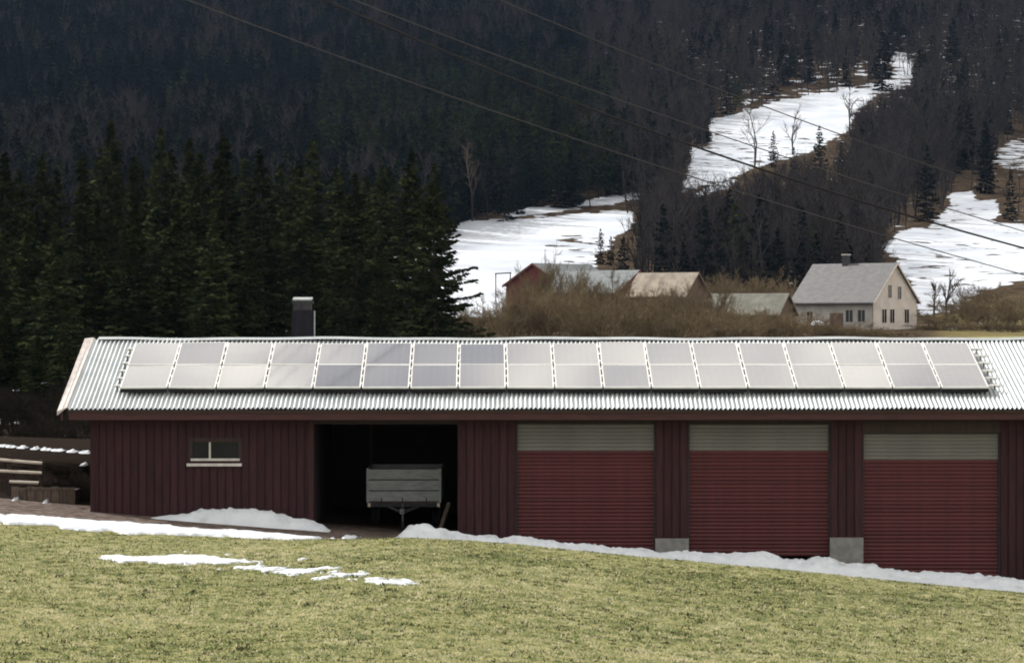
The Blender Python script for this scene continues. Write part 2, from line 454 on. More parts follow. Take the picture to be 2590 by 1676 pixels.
# ------------------------------------------------------------------ the barn
SL = RAD(16.4)
BZ = -4.9                                            # base height of the barn's own origin
B_OFF = (0, YW, BZ)
barn = empty('barn', (0, YW, BZ), (0, 0, RAD(.44)))
tag(barn, 'long red wooden barn with corrugated metal roof and roller doors', 'barn')
YE, ZE = 71.9, -1.657                                # eave
YR = 76.875; ZR = ZE + (YR-YE)*math.tan(SL)          # ridge
YBK = 2*YR - YW                                      # back wall
XL, XR = X_of(232, YW), 13.2
RXL, RXR = -9.55, 13.75
def bpx(p): return X_of(p, YW)
def bpz(p): return Z_of(p, YW)
def roof_z(y): return ZE + (y-YE)*math.tan(SL)
WTOP = roof_z(YW) - .10                              # top of front wall under the roof deck
def base(x): return float(np.interp(x, YD_X, YD_Z)) - .25

# front wall: recessed lining with proud boards on it
wall_segs = [(XL, bpx(792)), (bpx(1159), bpx(1305)), (bpx(1659), bpx(1741)), (bpx(2101), bpx(2183)), (bpx(2532), XR)]
conc_top = {2: bpz(1361), 3: bpz(1359)}
wx0, wx1, wz0, wz1 = bpx(483), bpx(607), bpz(1164), bpz(1112)
def add_board(x0, x1, z0, z1, parent, m='red_wood', dy=0):
    return MB().box(x0, x1, YW+.006+dy, YW+.03, z0, z1).build('board', M[m], parent, B_OFF)
for i, (a, c) in enumerate(wall_segs):
    w = MB(); zb_ = conc_top.get(i, min(base(a), base(c)))
    if i == 0:   # leave the window opening free
        w.box(a, wx0, YW+.03, YW+.13, zb_, WTOP); w.box(wx1, c, YW+.03, YW+.13, zb_, WTOP)
        w.box(wx0, wx1, YW+.03, YW+.13, zb_, wz0); w.box(wx0, wx1, YW+.03, YW+.13, wz1, WTOP)
    else:
        w.box(a, c, YW+.03, YW+.13, zb_, WTOP)
    front = w.build('front_wall', M['red_wood'], barn, B_OFF)
    n = max(2, round((c-a)/.172)); p = (c-a)/n
    for k in range(n):
        x0 = a + k*p + .012; x1 = a + (k+1)*p - .028
        if i == 1 and k == 0: x0 = a - .01; x1 = a + p*.9
        zb_ = conc_top.get(i, base((x0+x1)/2)); dy = random.uniform(-.004, .004)
        if i == 0 and x1 > wx0 - .05 and x0 < wx1 + .05:
            add_board(x0, x1, zb_, wz0 - .14, front, dy=dy); add_board(x0, x1, wz1 + .05, WTOP, front, dy=dy)
        else: add_board(x0, x1, zb_, WTOP, front, dy=dy)
for i in (2, 3):
    a, c = wall_segs[i]
    MB().box(a-.01, c+.01, YW-.03, YW+.2, base((a+c)/2)-.2, conc_top[i]).build('concrete_footing', M['concrete'], barn, B_OFF)
# side, back and partition walls, floor inside
w = MB().box(XL, XL+.1, YW+.13, YBK, base(XL)-.2, WTOP).hexa([(XL, YW+.2, WTOP), (XL+.1, YW+.2, WTOP), (XL+.1, YBK-.2, WTOP), (XL, YBK-.2, WTOP), (XL, YR-.01, ZR-.12), (XL+.1, YR-.01, ZR-.12), (XL+.1, YR+.01, ZR-.12), (XL, YR+.01, ZR-.12)])
w.build('gable_wall', M['red_wood'], barn, B_OFF)
MB().box(XR-.1, XR, YW+.13, YBK, base(XR)-.2, WTOP).build('gable_wall', M['red_wood'], barn, B_OFF)
MB().box(XL+.1, XR-.1, YBK-.1, YBK, base(XR)-.2, WTOP).build('back_wall', M['dark_wood'], barn, B_OFF)
for p in (bpx(792)-.1, bpx(1159)):
    MB().box(p, p+.1, YW+.13, YBK-.1, base(p)-.2, roof_z(YW+.13)-.1).build('partition_wall', M['dark_wood'], barn, B_OFF)
for q in (1700, 2140):
    p = bpx(q); MB().box(p-.05, p+.05, YW+.2, YBK-.1, base(p)-.2, WTOP).build('partition_wall', M['dark_wood'], barn, B_OFF)
# things on the back wall of the open bay
bx0, bx1 = bpx(792), bpx(1159)
MB().box(bx0+.9, bx0+.98, YBK-.16, YBK-.1, bpz(1345), bpz(1085)).build('stud', M['brown_wood'], barn, B_OFF)
MB().box(bx0+.0, bx1, YBK-.16, YBK-.1, bpz(1105), bpz(1098)).build('wall_plate', M['brown_wood'], barn, B_OFF)
MB().path([(bx0+1.9, YBK-.25, bpz(1180)), (bx0+2.75, YBK-.25, bpz(1085))], .025, 4).build('brace', M['brown_wood'], barn, B_OFF)
# eave: fascia, soffit, lintel over the doors
MB().box(RXL+.12, RXR, YE+.05, YE+.085, bpz(1060), roof_z(YE+.05)-.035).build('fascia_board', M['fascia'], barn, B_OFF)
MB().box(RXL+.12, RXR, YE+.09, YW+.03, bpz(1060)+.012, bpz(1060)+.034).build('soffit', M['dark_wood'], barn, B_OFF)
MB().box(bpx(792), bpx(2532), YW+.05, YW+.16, bpz(1072), WTOP-.01).build('lintel', M['dark_wood'], barn, B_OFF)
MB().box(bpx(2183), bpx(2532), YW+.02, YW+.05, bpz(1095), bpz(1064)).build('lintel_board', M['dark_wood'], barn, B_OFF)
# corner board at the open bay and at the barn corner
MB().box(XL-.02, XL+.09, YW-.012, YW+.004, base(XL), WTOP).build('corner_board', M['red_wood'], barn, B_OFF)
MB().box(bpx(792)-.1, bpx(792)+.01, YW-.012, YW+.004, base(bpx(792)), WTOP).build('corner_board', M['red_wood'], barn, B_OFF)
# window
win = MB().box(wx0-.05, wx1+.05, YW+.0, YW+.06, wz1-.045, wz1+.05).box(wx0-.05, wx0+.035, YW+0, YW+.06, wz0, wz1-.045).box(wx1-.035, wx1+.05, YW+0, YW+.06, wz0, wz1-.045).build('window', M['dark_wood'], barn, B_OFF)
xm = bpx(531)
MB().box(wx0+.035, xm-.02, YW+.05, YW+.06, wz0+.045, wz1-.045).build('pane', M['glass_dark'], win, B_OFF)
MB().box(xm+.02, wx1-.035, YW+.05, YW+.06, wz0+.045, wz1-.045).build('pane', M['glass_dark'], win, B_OFF)
MB().box(xm-.02, xm+.02, YW+.02, YW+.065, wz0+.045, wz1-.045).build('mullion', M['white_paint'], win, B_OFF)
MB().box(wx0, wx1, YW-.005, YW+.065, wz0-.005, wz0+.045).build('bottom_rail', M['white_paint'], win, B_OFF)
MB().box(bpx(473), bpx(612), YW-.06, YW+.03, bpz(1178), bpz(1171)).build('window_sill', M['white_paint'], win, B_OFF)

# roller doors: guide frame, pale upper slats, red lower slats
def slat_mesh(wd, h):
    m = MB(); k = 5; pts = []
    for j in range(k+1):
        t = j/k; pts.append((-.018*math.sin(math.pi*t)**.7, t*h*.96))
    for j in range(k):
        (y0, z0), (y1, z1) = pts[j], pts[j+1]
        m.quad((0, y0, z0), (wd, y0, z0), (wd, y1, z1), (0, y1, z1))
    m.quad((0, .0, 0), (wd, .0, 0), (wd, .012, -.004), (0, .012, -.004)); m.quad((0, 0, h*.96), (wd, 0, h*.96), (wd, .012, h), (0, .012, h))
    return m
def garage_door(p0, p1, y_top, y_split, y_bot, lbl):
    x0, x1 = bpx(p0), bpx(p1); z1, zs, z0 = bpz(y_top), bpz(y_split), bpz(y_bot)
    d = MB().box(x0, x1, YW+.16, YW+.19, z0, z1)
    d.box(x0, x0+.03, YW+.075, YW+.16, z0, z1).box(x1-.03, x1, YW+.075, YW+.16, z0, z1)
    door = d.build('roller_door', M['steel_dark'], barn, B_OFF); door['label'] = lbl
    for (za, zb_, mt, nm) in ((z0, zs, 'shutter_red', 'slat'), (zs, z1, 'shutter_beige', 'pale_slat')):
        n = max(1, round((zb_-za)/.080)); h = (zb_-za)/n
        me = slat_mesh(x1-x0-.07, h).mesh(nm); me.materials.append(M[mt])
        for k in range(n):
            o = link(nm, me, None, door); o.location = (x0+.035, YW+.15-YW, za+k*h-BZ)
    return door
garage_door(1305, 1659, 1072, 1140, 1400, 'red roller door next to the open bay')
garage_door(1741, 2101, 1073, 1140, 1407, 'red roller door between the two concrete footings')
garage_door(2183, 2532, 1096, 1163, 1460, 'lower-set red roller door under a dark lintel board')

# roof
def roof_sheet(side):
    per = .0985; n = int((RXR-RXL)/per)*8
    xs = np.linspace(RXL, RXL + n/8*per, n+1)
    amp = .024*np.cos(2*np.pi*(xs-RXL)/per)
    prof = np.linspace(0, 1, 9)
    run = YR-YE
    V = []
    for t in prof:
        sag = .006*np.sin(xs*.9 + t*3) + .004*np.sin(xs*2.3+1)
        if side > 0:
            y = YE + run*t - amp*math.sin(SL); z = ZE + run*math.tan(SL)*t + amp*math.cos(SL) + .02 + sag
        else:
            y = 2*YR - YE - run*t + amp*math.sin(SL); z = ZE + run*math.tan(SL)*t + amp*math.cos(SL) + .02 + sag
        V.append(np.stack([xs, y, z], -1))
    V = np.concatenate(V) - np.array(B_OFF)
    c = n+1; i = (np.arange(len(prof)-1)[:, None]*c + np.arange(n)[None]).ravel()
    T = np.stack([i, i+1, i+c+1, i+c], -1)
    if side < 0: T = T[:, ::-1]
    me = np_mesh('roof_sheet', V, T)
    return me
rf = MB()
t = .05
for s in (1, -1):
    ye = YE+.02 if s > 0 else 2*YR-YE-.02
    rf.hexa([(RXL+.1, ye, roof_z(YE+.02)-t-.02), (RXR, ye, roof_z(YE+.02)-t-.02), (RXR, YR, ZR-t-.02), (RXL+.1, YR, ZR-t-.02),
             (RXL+.1, ye, roof_z(YE+.02)-.02), (RXR, ye, roof_z(YE+.02)-.02), (RXR, YR, ZR-.02), (RXL+.1, YR, ZR-.02)])
roof = rf.build('roof', M['dark_wood'], barn, B_OFF)
link('roof_sheet', roof_sheet(1), M['roof'], roof, smooth=True)
link('roof_sheet', roof_sheet(-1), M['roof'], roof, smooth=True)
# ridge cap with slight unevenness
rc = MB(); xs = np.linspace(RXL+.2, RXR, 60)
for a, c in zip(xs[:-1], xs[1:]):
    za, zc = ZR+.062+.012*math.sin(a*1.1)+.008*math.sin(a*2.7), ZR+.062+.012*math.sin(c*1.1)+.008*math.sin(c*2.7)
    dy, dz = .19, .19*math.tan(SL)
    rc.quad((a, YR-dy, za-dz), (c, YR-dy, zc-dz), (c, YR, zc), (a, YR, za)); rc.quad((a, YR, za), (c, YR, zc), (c, YR+dy, zc-dz), (a, YR+dy, za-dz))
rc.build('ridge_cap', M['roof'], roof, B_OFF)
# verge flashing over the sheet edge and bargeboard below
for s in (1, -1):
    vf = MB(); ye = YE-.02 if s > 0 else 2*YR-YE+.02
    z_e = roof_z(YE-.02)
    vf.hexa([(RXL-.12, ye, z_e-.12), (RXL+.09, ye, z_e+.042), (RXL+.09, YR, ZR+.042), (RXL-.12, YR, ZR-.10),
             (RXL-.12, ye, z_e-.03), (RXL+.09, ye, z_e+.054), (RXL+.09, YR, ZR+.058), (RXL-.12, YR, ZR+.035)])
    vf.build('verge_flashing', M['flashing'], roof, B_OFF)
    MB().hexa([(RXL-.04, ye+.04*s, z_e-.22), (RXL+.0, ye+.04*s, z_e-.22), (RXL+0, YR, ZR-.22), (RXL-.04, YR, ZR-.22),
               (RXL-.04, ye+.04*s, z_e-.06), (RXL+0, ye+.04*s, z_e-.06), (RXL+0, YR, ZR-.06), (RXL-.04, YR, ZR-.06)]).build('bargeboard', M['fascia'], roof, B_OFF)
# chimney on the ridge
YC = 78.9
cxa, cxb = X_of(745, YC), X_of(801, YC)
ch = MB().box(cxa, cxb, YC-.25, YC+.25, ZR-.9, Z_of(784, YC)).build('chimney', M['chim_metal'], barn, B_OFF)
MB().box(cxb+.0, cxb+.028, YC-.265, YC-.2, ZR-.5, Z_of(786, YC)).build('corner_trim', M['alu_dull'], ch, B_OFF)
MB().box(cxa+.03, cxb-.07, YC-.21, YC+.21, Z_of(784, YC), Z_of(768, YC)).box(cxa-.0, cxb-.03, YC-.25, YC+.25, Z_of(768, YC), Z_of(761, YC)).build('chimney_collar', M['steel_dark'], ch, B_OFF)
cp = MB()
for sx in (cxa+.06, cxb-.12):
    for sy in (YC-.2, YC+.18): cp.box(sx, sx+.02, sy, sy+.02, Z_of(761, YC), Z_of(756, YC))
cp.hexa([(cxa+.02, YC-.25, Z_of(760, YC)), (cxb-.05, YC-.25, Z_of(760, YC)), (cxb-.05, YC+.25, Z_of(756, YC)), (cxa+.02, YC+.25, Z_of(756, YC)),
         (cxa+.02, YC-.25, Z_of(757, YC)), (cxb-.05, YC-.25, Z_of(757, YC)), (cxb-.05, YC+.25, Z_of(751, YC)), (cxa+.02, YC+.25, Z_of(751, YC))])
cp.build('chimney_cap', M['alu_dull'], ch, B_OFF)

# ------------------------------------------------------------------ solar panels on rails
PW, PH, PITCH = 1.010, 1.645, 1.0418
arr_x0 = X_of(307, 73.0)
def slope_pt(x, s, h):
    """point on the roof slope: s metres up from the panel foot line, h above the roof plane"""
    y0, z0 = 73.0, -1.337
    return Vector((x, y0 + s*math.cos(SL) - h*math.sin(SL), z0 + s*math.sin(SL) + h*math.cos(SL)))
fm_ = MB()
for (a, c, d, e) in ((0, PW, 0, .028), (0, PW, PH-.028, PH), (0, .026, .028, PH-.028), (PW-.026, PW, .028, PH-.028)):
    fm_.box(a-PW/2, c-PW/2, d, e, 0, .036)
frame_me = fm_.mesh('frame'); frame_me.materials.append(M['alu'])
glass_me = MB().box(.026-PW/2, PW/2-.026, .028, PH-.028, .012, .033).mesh('glass'); glass_me.materials.append(M['solar'])
strip_me = MB().box(-PW/2+.004, PW/2-.004, .004, .010, -.085, .0).mesh('dark_strip'); strip_me.materials.append(M['cable_black'])  # black strip added to deepen the shadow band under the lower panels
ORD = ['first','second','third','fourth','fifth','sixth','seventh','eighth','ninth','tenth','eleventh','twelfth','thirteenth','fourteenth','fifteenth','sixteenth','seventeenth','eighteenth']
yaw = RAD(.44)
def barn_w(v):
    """barn-local (unrotated) world coordinates to world, with the barn's slight turn"""
    x, y = v.x, v.y - YW
    return Vector((x*math.cos(yaw) - y*math.sin(yaw), YW + x*math.sin(yaw) + y*math.cos(yaw), v.z))
for row in range(2):
    for c in range(18):
        r = empty('solar_panel', barn_w(slope_pt(arr_x0 + PW/2 + c*PITCH, row*(PH+.03) - .13, .150)))
        r.rotation_euler = (SL + RAD(random.gauss(0, .33)), RAD(random.gauss(0, .42)), yaw)
        link('frame', frame_me, None, r); link('glass', glass_me, None, r)
        if row == 0: link('dark_strip', strip_me, None, r)
        tag(r, f"glossy solar panel in the {'lower' if row == 0 else 'upper'} row, {ORD[c]} from the roof edge beyond the chimney", 'solar panel', 'solar panels on the barn roof')
CL = MB()
mount = empty('panel_mounting', barn_w(slope_pt(0, 0, 0)), (SL, 0, yaw))
tag(mount, 'aluminium rails carrying the solar panels above the corrugated barn roof', 'mounting rails')
for row in range(2):
    for k in (.28, .82, 1.36):
        s = row*(PH+.03) + k
        MB().box(arr_x0-.15, arr_x0+18*PITCH+.27, s-.155, s-.105, .095, .146).build('rail', M['alu'], mount)
        hk = MB()
        for c in range(0, 19):
            x = arr_x0 - .09 + c*PITCH*1.012
            hk.box(x-.012, x+.012, s-.16, s-.152, .015, .135)
        tag(hk.build('roof_hooks', M['steel_dark'], mount), kind='stuff')
        for c in range(1, 18):
            x = arr_x0 + c*PITCH - (PITCH-PW)/2; CL.box(x-.024, x+.024, s-.175, s-.085, .147, .191)

tag(CL.build('clamp_rows', M['alu'], mount), kind='stuff')
# ------------------------------------------------------------------ trailer in the open bay
TY = 74.6
t0x, t1x = X_of(927, TY), X_of(1116, TY); tz0, tz1 = Z_of(1268, TY), Z_of(1185, TY)
tgx = (t0x+t1x)/2; tgz = float(np.interp(tgx, YD_X, YD_Z))
tr = empty('trailer', (tgx, TY, tgz)); TO = (tgx, TY, tgz)
tag(tr, 'small grey aluminium-sided box trailer parked in the open bay', 'trailer')
hb = (tz1-tz0)/3
fb = MB().box(t0x+.03, t1x-.03, TY+.03, TY+.05, tz0, tz1).build('front_board', M['steel_dark'], tr, TO)
for k in range(3):
    MB().box(t0x+.05, t1x-.05, TY, TY+.03, tz0+k*hb+.013, tz0+(k+1)*hb-.013).build('plank', M['alu_dull'], fb, TO)
for x in (t0x, t1x-.05):
    MB().box(x, x+.05, TY-.01, TY+.05, tz0-.02, tz1+.01).build('corner_post', M['alu_dull'], tr, TO)
for x in (t0x, t1x-.03):
    MB().box(x, x+.03, TY+.05, TY+2.6, tz0, tz1).build('side_board', M['alu_dull'], tr, TO)
MB().box(t0x, t1x, TY+2.6, TY+2.63, tz0, tz1).build('tail_board', M['alu_dull'], tr, TO)
MB().box(t0x+.03, t1x-.03, TY+.05, TY+2.6, tz0-.03, tz0+.0).build('bed', M['brown_wood'], tr, TO)
MB().box(t0x+.02, t1x-.02, TY-.02, TY+.04, tz0-.11, tz0-.035).box(t0x+.25, t0x+.33, TY, TY+2.5, tz0-.12, tz0-.03).box(t1x-.33, t1x-.25, TY, TY+2.5, tz0-.12, tz0-.03).build('chassis', M['steel_dark'], tr, TO)
for k in (.2, .48, .8):
    x = t0x + (t1x-t0x)*k; MB().box(x-.012, x+.012, TY-.02, TY-.001, tz0-.04, tz0+.09).build('hinge', M['steel_dark'], tr, TO)
for x in (t0x+.03, t1x-.09):
    MB().box(x, x+.06, TY-.05, TY-.021, tz0-.11, tz0-.03).build('marker_lamp', M['amber'], tr, TO)
db = MB()
for s in (-1, 1): db.path([(tgx+s*.38, TY+.2, tz0-.10), (tgx+s*.05, TY-1.0, tz0-.17)], .035, 4)
db.build('drawbar', M['steel_mid'], tr, TO)
MB().box(tgx-.05, tgx+.05, TY-1.25, TY-.95, tz0-.21, tz0-.10).build('coupling', M['steel_mid'], tr, TO)
MB().tube((tgx+.0, TY-.8, tgz+.12), (tgx+0, TY-.8, tz0+.02), .024, .024, 8).build('jockey_leg', M['steel_mid'], tr, TO)
MB().tube((tgx-.03, TY-.8, tgz+.11), (tgx+.03, TY-.8, tgz+.11), .11, .11, 12).build('jockey_wheel', M['rubber'], tr, TO)
for x in (t0x+.06, t1x-.22):
    wz = tgz+.28
    wh = MB().tube((x, TY+1.4, wz), (x+.16, TY+1.4, wz), .28, .28, 20).build('wheel', M['rubber'], tr, TO)
    MB().tube((x-.005, TY+1.4, wz), (x+.165, TY+1.4, wz), .16, .16, 14).build('rim', M['alu_dull'], wh, TO)
# weathered board leaning in the bay
pA, pB = at(1113, 1337, 73.6), at(1136, 1270, 73.9)
lb = MB(); d = (pB-pA).normalized(); u = Vector((.55, -.83, 0)).normalized()*.06; q = d.cross(u).normalized()*.015
lb.hexa([pA-u-q, pA+u-q, pA+u+q, pA-u+q, pB-u-q, pB+u-q, pB+u+q, pB-u+q])
tag(lb.build('leaning_board', M['brown_wood']), 'short grey weathered board leaning beside the trailer in the open bay', 'board')

# ------------------------------------------------------------------ snow lying about
def snow_heap(name, table, Yc, wf, wb, lbl, seed, over=0.0, pad=.5):
    tx = np.array([X_of(p, Yc) for p, _ in table]); tz = np.array([Z_of(y, Yc) for _, y in table])
    xs = np.arange(tx[0]-.05, tx[-1]+.05, .045); ys = np.arange(Yc-wf, Yc+wb, .05)
    X, Y = np.meshgrid(xs, ys, indexing='ij')
    g = ground(X, Y)
    wob = (fbm(X*1.1, X*0+seed, 3, seed)-.5)*.7
    H = np.interp(X, tx, tz) - ground(X, np.full_like(X, Yc))
    H = np.maximum(H, .0)
    tt = np.where(Y < Yc, (Yc-Y)/(wf*(.85+wob)), (Y-Yc)/wb)
    prof = np.clip(1-np.abs(tt)**1.6, -.3, 1)
    lump = (fbm(X*3.2, Y*3.2, 4, seed+3)-.5)*.16 + (fbm(X*8, Y*8, 3, seed+9)-.5)*.17
    Z = g + H*prof + lump*np.clip(prof+.15, 0, 1)*np.clip(H/.18, .25, 1)*np.where(np.abs(tt) < .15, .5, 1) - .02
    V = np.stack([X, Y, Z], -1).reshape(-1, 3); r, c = X.shape
    i = (np.arange(r-1)[:, None]*c + np.arange(c-1)[None]).ravel()
    T = np.stack([i, i+c, i+c+1, i+1], -1)
    keep = (Z > g - .03).reshape(-1)[T].any(1); T = T[keep]
    o3 = np.array([(tx[0]+tx[-1])/2, Yc, float(ground((tx[0]+tx[-1])/2, Yc))])
    used, inv = np.unique(T, return_inverse=True); V = V[used]; T = inv.reshape(T.shape)
    o = link(name, np_mesh(name, V-o3, T), M['snow'], smooth=True); o.location = o3
    tag(o, lbl, 'snow'); return o
snow_heap('snow_pile', [(350,1312),(375,1306),(400,1303),(450,1298),(480,1292),(515,1283),(540,1286),(560,1287),(590,1283),(640,1285),(680,1292),(740,1305),(790,1311),(815,1322),(835,1338)],
          71.9, .62, .5, 'low heap of old snow under the barn window', 11)
snow_heap('snow_bank', [(1005,1356),(1015,1346),(1030,1335),(1050,1325),(1085,1323),(1100,1330),(1120,1333),(1135,1341),(1160,1345),(1200,1352),(1225,1348),(1255,1352),(1263,1360),(1290,1354),(1300,1352),(1340,1357),(1400,1364),(1420,1368),(1430,1366),(1480,1371),(1540,1381),(1600,1382),(1670,1394),(1740,1394),(1790,1395),(1850,1394),(1910,1393),(1960,1396),(1985,1410),(2040,1416),(2060,1408),(2100,1409),(2140,1423),(2210,1425),(2240,1440),(2300,1444),(2400,1444),(2450,1452),(2530,1456),(2590,1466),(2700,1476)],
          70.6, 1.1, .9, 'long ragged bank of shaded snow along the roller doors', 23)

def ray_ground(px, py):
    """where a sight line meets the ground (for laying out the snow patches on the field)"""
    Y = np.linspace(40, 76, 1500); x = (px-CX)/F*Y; z = -(py-CY)/F*Y
    k = np.argmax(z < ground(x, Y)); return float(x[k]), float(Y[k])
def snow_sheet(name, pxpoly, thick, rag, lbl, seed, cut):
    P = [ray_ground(*p) for p in pxpoly]; A = np.array(P)
    xs = np.arange(A[:,0].min()-.3, A[:,0].max()+.3, .05); ys = np.arange(A[:,1].min()-.3, A[:,1].max()+.3, .05)
    X, Y = np.meshgrid(xs, ys, indexing='ij'); sd = sdpoly(X, Y, P)
    nzv = (fbm(X*2.1, Y*1.6, 4, seed)-.5)*rag + (fbm(X*7, Y*7, 3, seed+4)-.5)*rag*.5 + (fbm(X*3.5, Y*2.5, 2, seed+6)-.5)*rag*.3
    h = np.clip((sd + nzv - cut)*.5, -.05, thick) ; h = np.where(h > 0, thick*(h/thick)**.6, h*2)
    h = h + np.where(h > .01, (fbm(X*4, Y*4, 3, seed+1)-.5)*.03, 0)
    g = ground(X, Y); Z = g + h
    V = np.stack([X, Y, Z], -1).reshape(-1, 3); r, c = X.shape
    i = (np.arange(r-1)[:, None]*c + np.arange(c-1)[None]).ravel(); T = np.stack([i, i+c, i+c+1, i+1], -1)
    keep = (h > 0).reshape(-1)[T].any(1); T = T[keep]
    used, inv = np.unique(T, return_inverse=True); V = V[used]; T = inv.reshape(T.shape)
    o3 = np.array([A[:,0].mean(), A[:,1].mean(), float(ground(A[:,0].mean(), A[:,1].mean()))])
    o = link(name, np_mesh(name, V-o3, T), M['snow'], smooth=True); o.location = o3; tag(o, lbl, 'snow')
    return P
STRIP = [(-250,1278),(0,1297),(150,1305),(330,1318),(475,1331),(650,1342),(750,1351),(820,1357),(890,1353),(900,1357),(800,1364),(650,1362),(500,1356),(400,1352),(300,1347),(200,1338),(100,1329),(0,1326),(-250,1308)]
STRIP = [(x, y + (6 if k < 9 else 0)) for k, (x, y) in enumerate(STRIP)]
P1 = snow_sheet('snow_strip', STRIP, .05, .6, 'long sunlit strip of snow along the lane edge before the barn', 5, .0)
PATCH = [(215,1408),(275,1402),(330,1408),(400,1404),(420,1398),(450,1398),(500,1403),(600,1408),(640,1413),(720,1420),(700,1428),(760,1435),(810,1442),(870,1447),(960,1459),(1040,1468),(1035,1478),(950,1476),(830,1465),(790,1455),(700,1450),(640,1443),(600,1428),(520,1426),(440,1430),(400,1430),(350,1424),(290,1418)]
P2 = snow_sheet('snow_patch', PATCH, .028, 1.8, 'broken streak of melting snow out on the grass', 8, .16)

# ------------------------------------------------------------------ grass on the field
def make_grass():
    N = 170000
    Y = np.sqrt(RNG.uniform(37**2, 69.3**2, N)); X = RNG.uniform(-1, 1, N)*(.158*Y+.8)
    keep = (sdpoly(X, Y, P1) < .0 + (fbm(X*2, Y*2, 3, 3)-.5)*.3)
    sd2 = sdpoly(X, Y, P2); keep &= ~((sd2 > .05) & (fbm(X*2.1, Y*1.6, 4, 8) > .45))
    left_lim = np.where(X < -2, 68.9, 69.3); keep &= Y < left_lim
    X, Y = X[keep], Y[keep]; N = len(X); Z = ground(X, Y) - .005
    clump = fbm(X*1.5, Y*1.5, 3, 41); big = fbm(X*.22, Y*.22, 3, 55)
    fine = fbm(X*4.5, Y*3.2, 3, 63)
    tint = np.clip(.5 + (clump-.5)*.9 + (big-.5)*.6 + (fine-.5)*1.5 + RNG.normal(0, .16, N), 0, 1)
    V = []; tn = []
    def blades(X, Y, Z, tint, h, wd):
        n_ = len(X); a = RNG.uniform(0, 2*np.pi, n_); lean = RNG.uniform(.2, 1.5, n_)*h; la = RNG.uniform(0, 2*np.pi, n_)
        b0 = np.stack([X-np.cos(a)*wd, Y-np.sin(a)*wd, Z], -1); b1 = np.stack([X+np.cos(a)*wd, Y+np.sin(a)*wd, Z], -1)
        tp = np.stack([X+np.cos(la)*lean, Y+np.sin(la)*lean, Z+h], -1)
        V.append(np.stack([b0, b1, tp], 1).reshape(-1, 3)); tn.append(np.repeat(np.clip(tint, 0, 1), 3))
    brow = np.where(Y > 64, .75, 1)
    blades(X, Y, Z, tint, RNG.uniform(.015, .05, N)*(.4+fine)*brow, RNG.uniform(.008, .02, N))
    # tufts: pale withered ones and dark ones
    c = RNG.permutation(N)[:26000]; ct = np.clip(RNG.normal(.5, .30, len(c)) + (big[c]-.5)*.6, 0, 1); cs = RNG.uniform(.5, 1.25, len(c))*brow[c]
    ct[:1700] = 0; cs[:1700] *= 1.25
    for k in range(8):
        x = X[c] + RNG.normal(0, .045, len(c))*cs; y = Y[c] + RNG.normal(0, .045, len(c))*cs
        blades(x, y, ground(x, y)-.005, ct + RNG.normal(0, .07, len(c)), RNG.uniform(.018, .048, len(c))*cs, RNG.uniform(.010, .024, len(c)))
    V = np.concatenate(V); T = np.arange(len(V)).reshape(-1, 3)
    me = np_mesh('grass', V, T); fattr(me, 'tint', np.concatenate(tn))
    m, n, l, b = new_mat('grass_blades')
    q = n.new('ShaderNodeAttribute'); q.attribute_name = 'tint'
    r = ramp_node(n, [(.0, (.028,.030,.016)), (.10, (.09,.10,.04)), (.22, (.145,.185,.07)), (.45, (.235,.27,.115)), (.72, (.345,.355,.19)), (.95, (.60,.55,.37))]); l.new(q.outputs['Fac'], r.inputs[0])
    l.new(r.outputs[0], b.inputs['Base Color']); b.inputs['Roughness'].default_value = .8; b.inputs['Specular IOR Level'].default_value = .2
    tl = n.new('ShaderNodeBsdfTranslucent'); l.new(r.outputs[0], tl.inputs['Color'])
    mx = n.new('ShaderNodeMixShader'); mx.inputs[0].default_value = .4
    l.new(b.outputs[0], mx.inputs[1]); l.new(tl.outputs[0], mx.inputs[2]); l.new(mx.outputs[0], n['Material Output'].inputs['Surface'])
    tag(link('grass', me, m), 'short yellowish winter grass covering the sloping field', 'grass', kind='stuff')
make_grass()

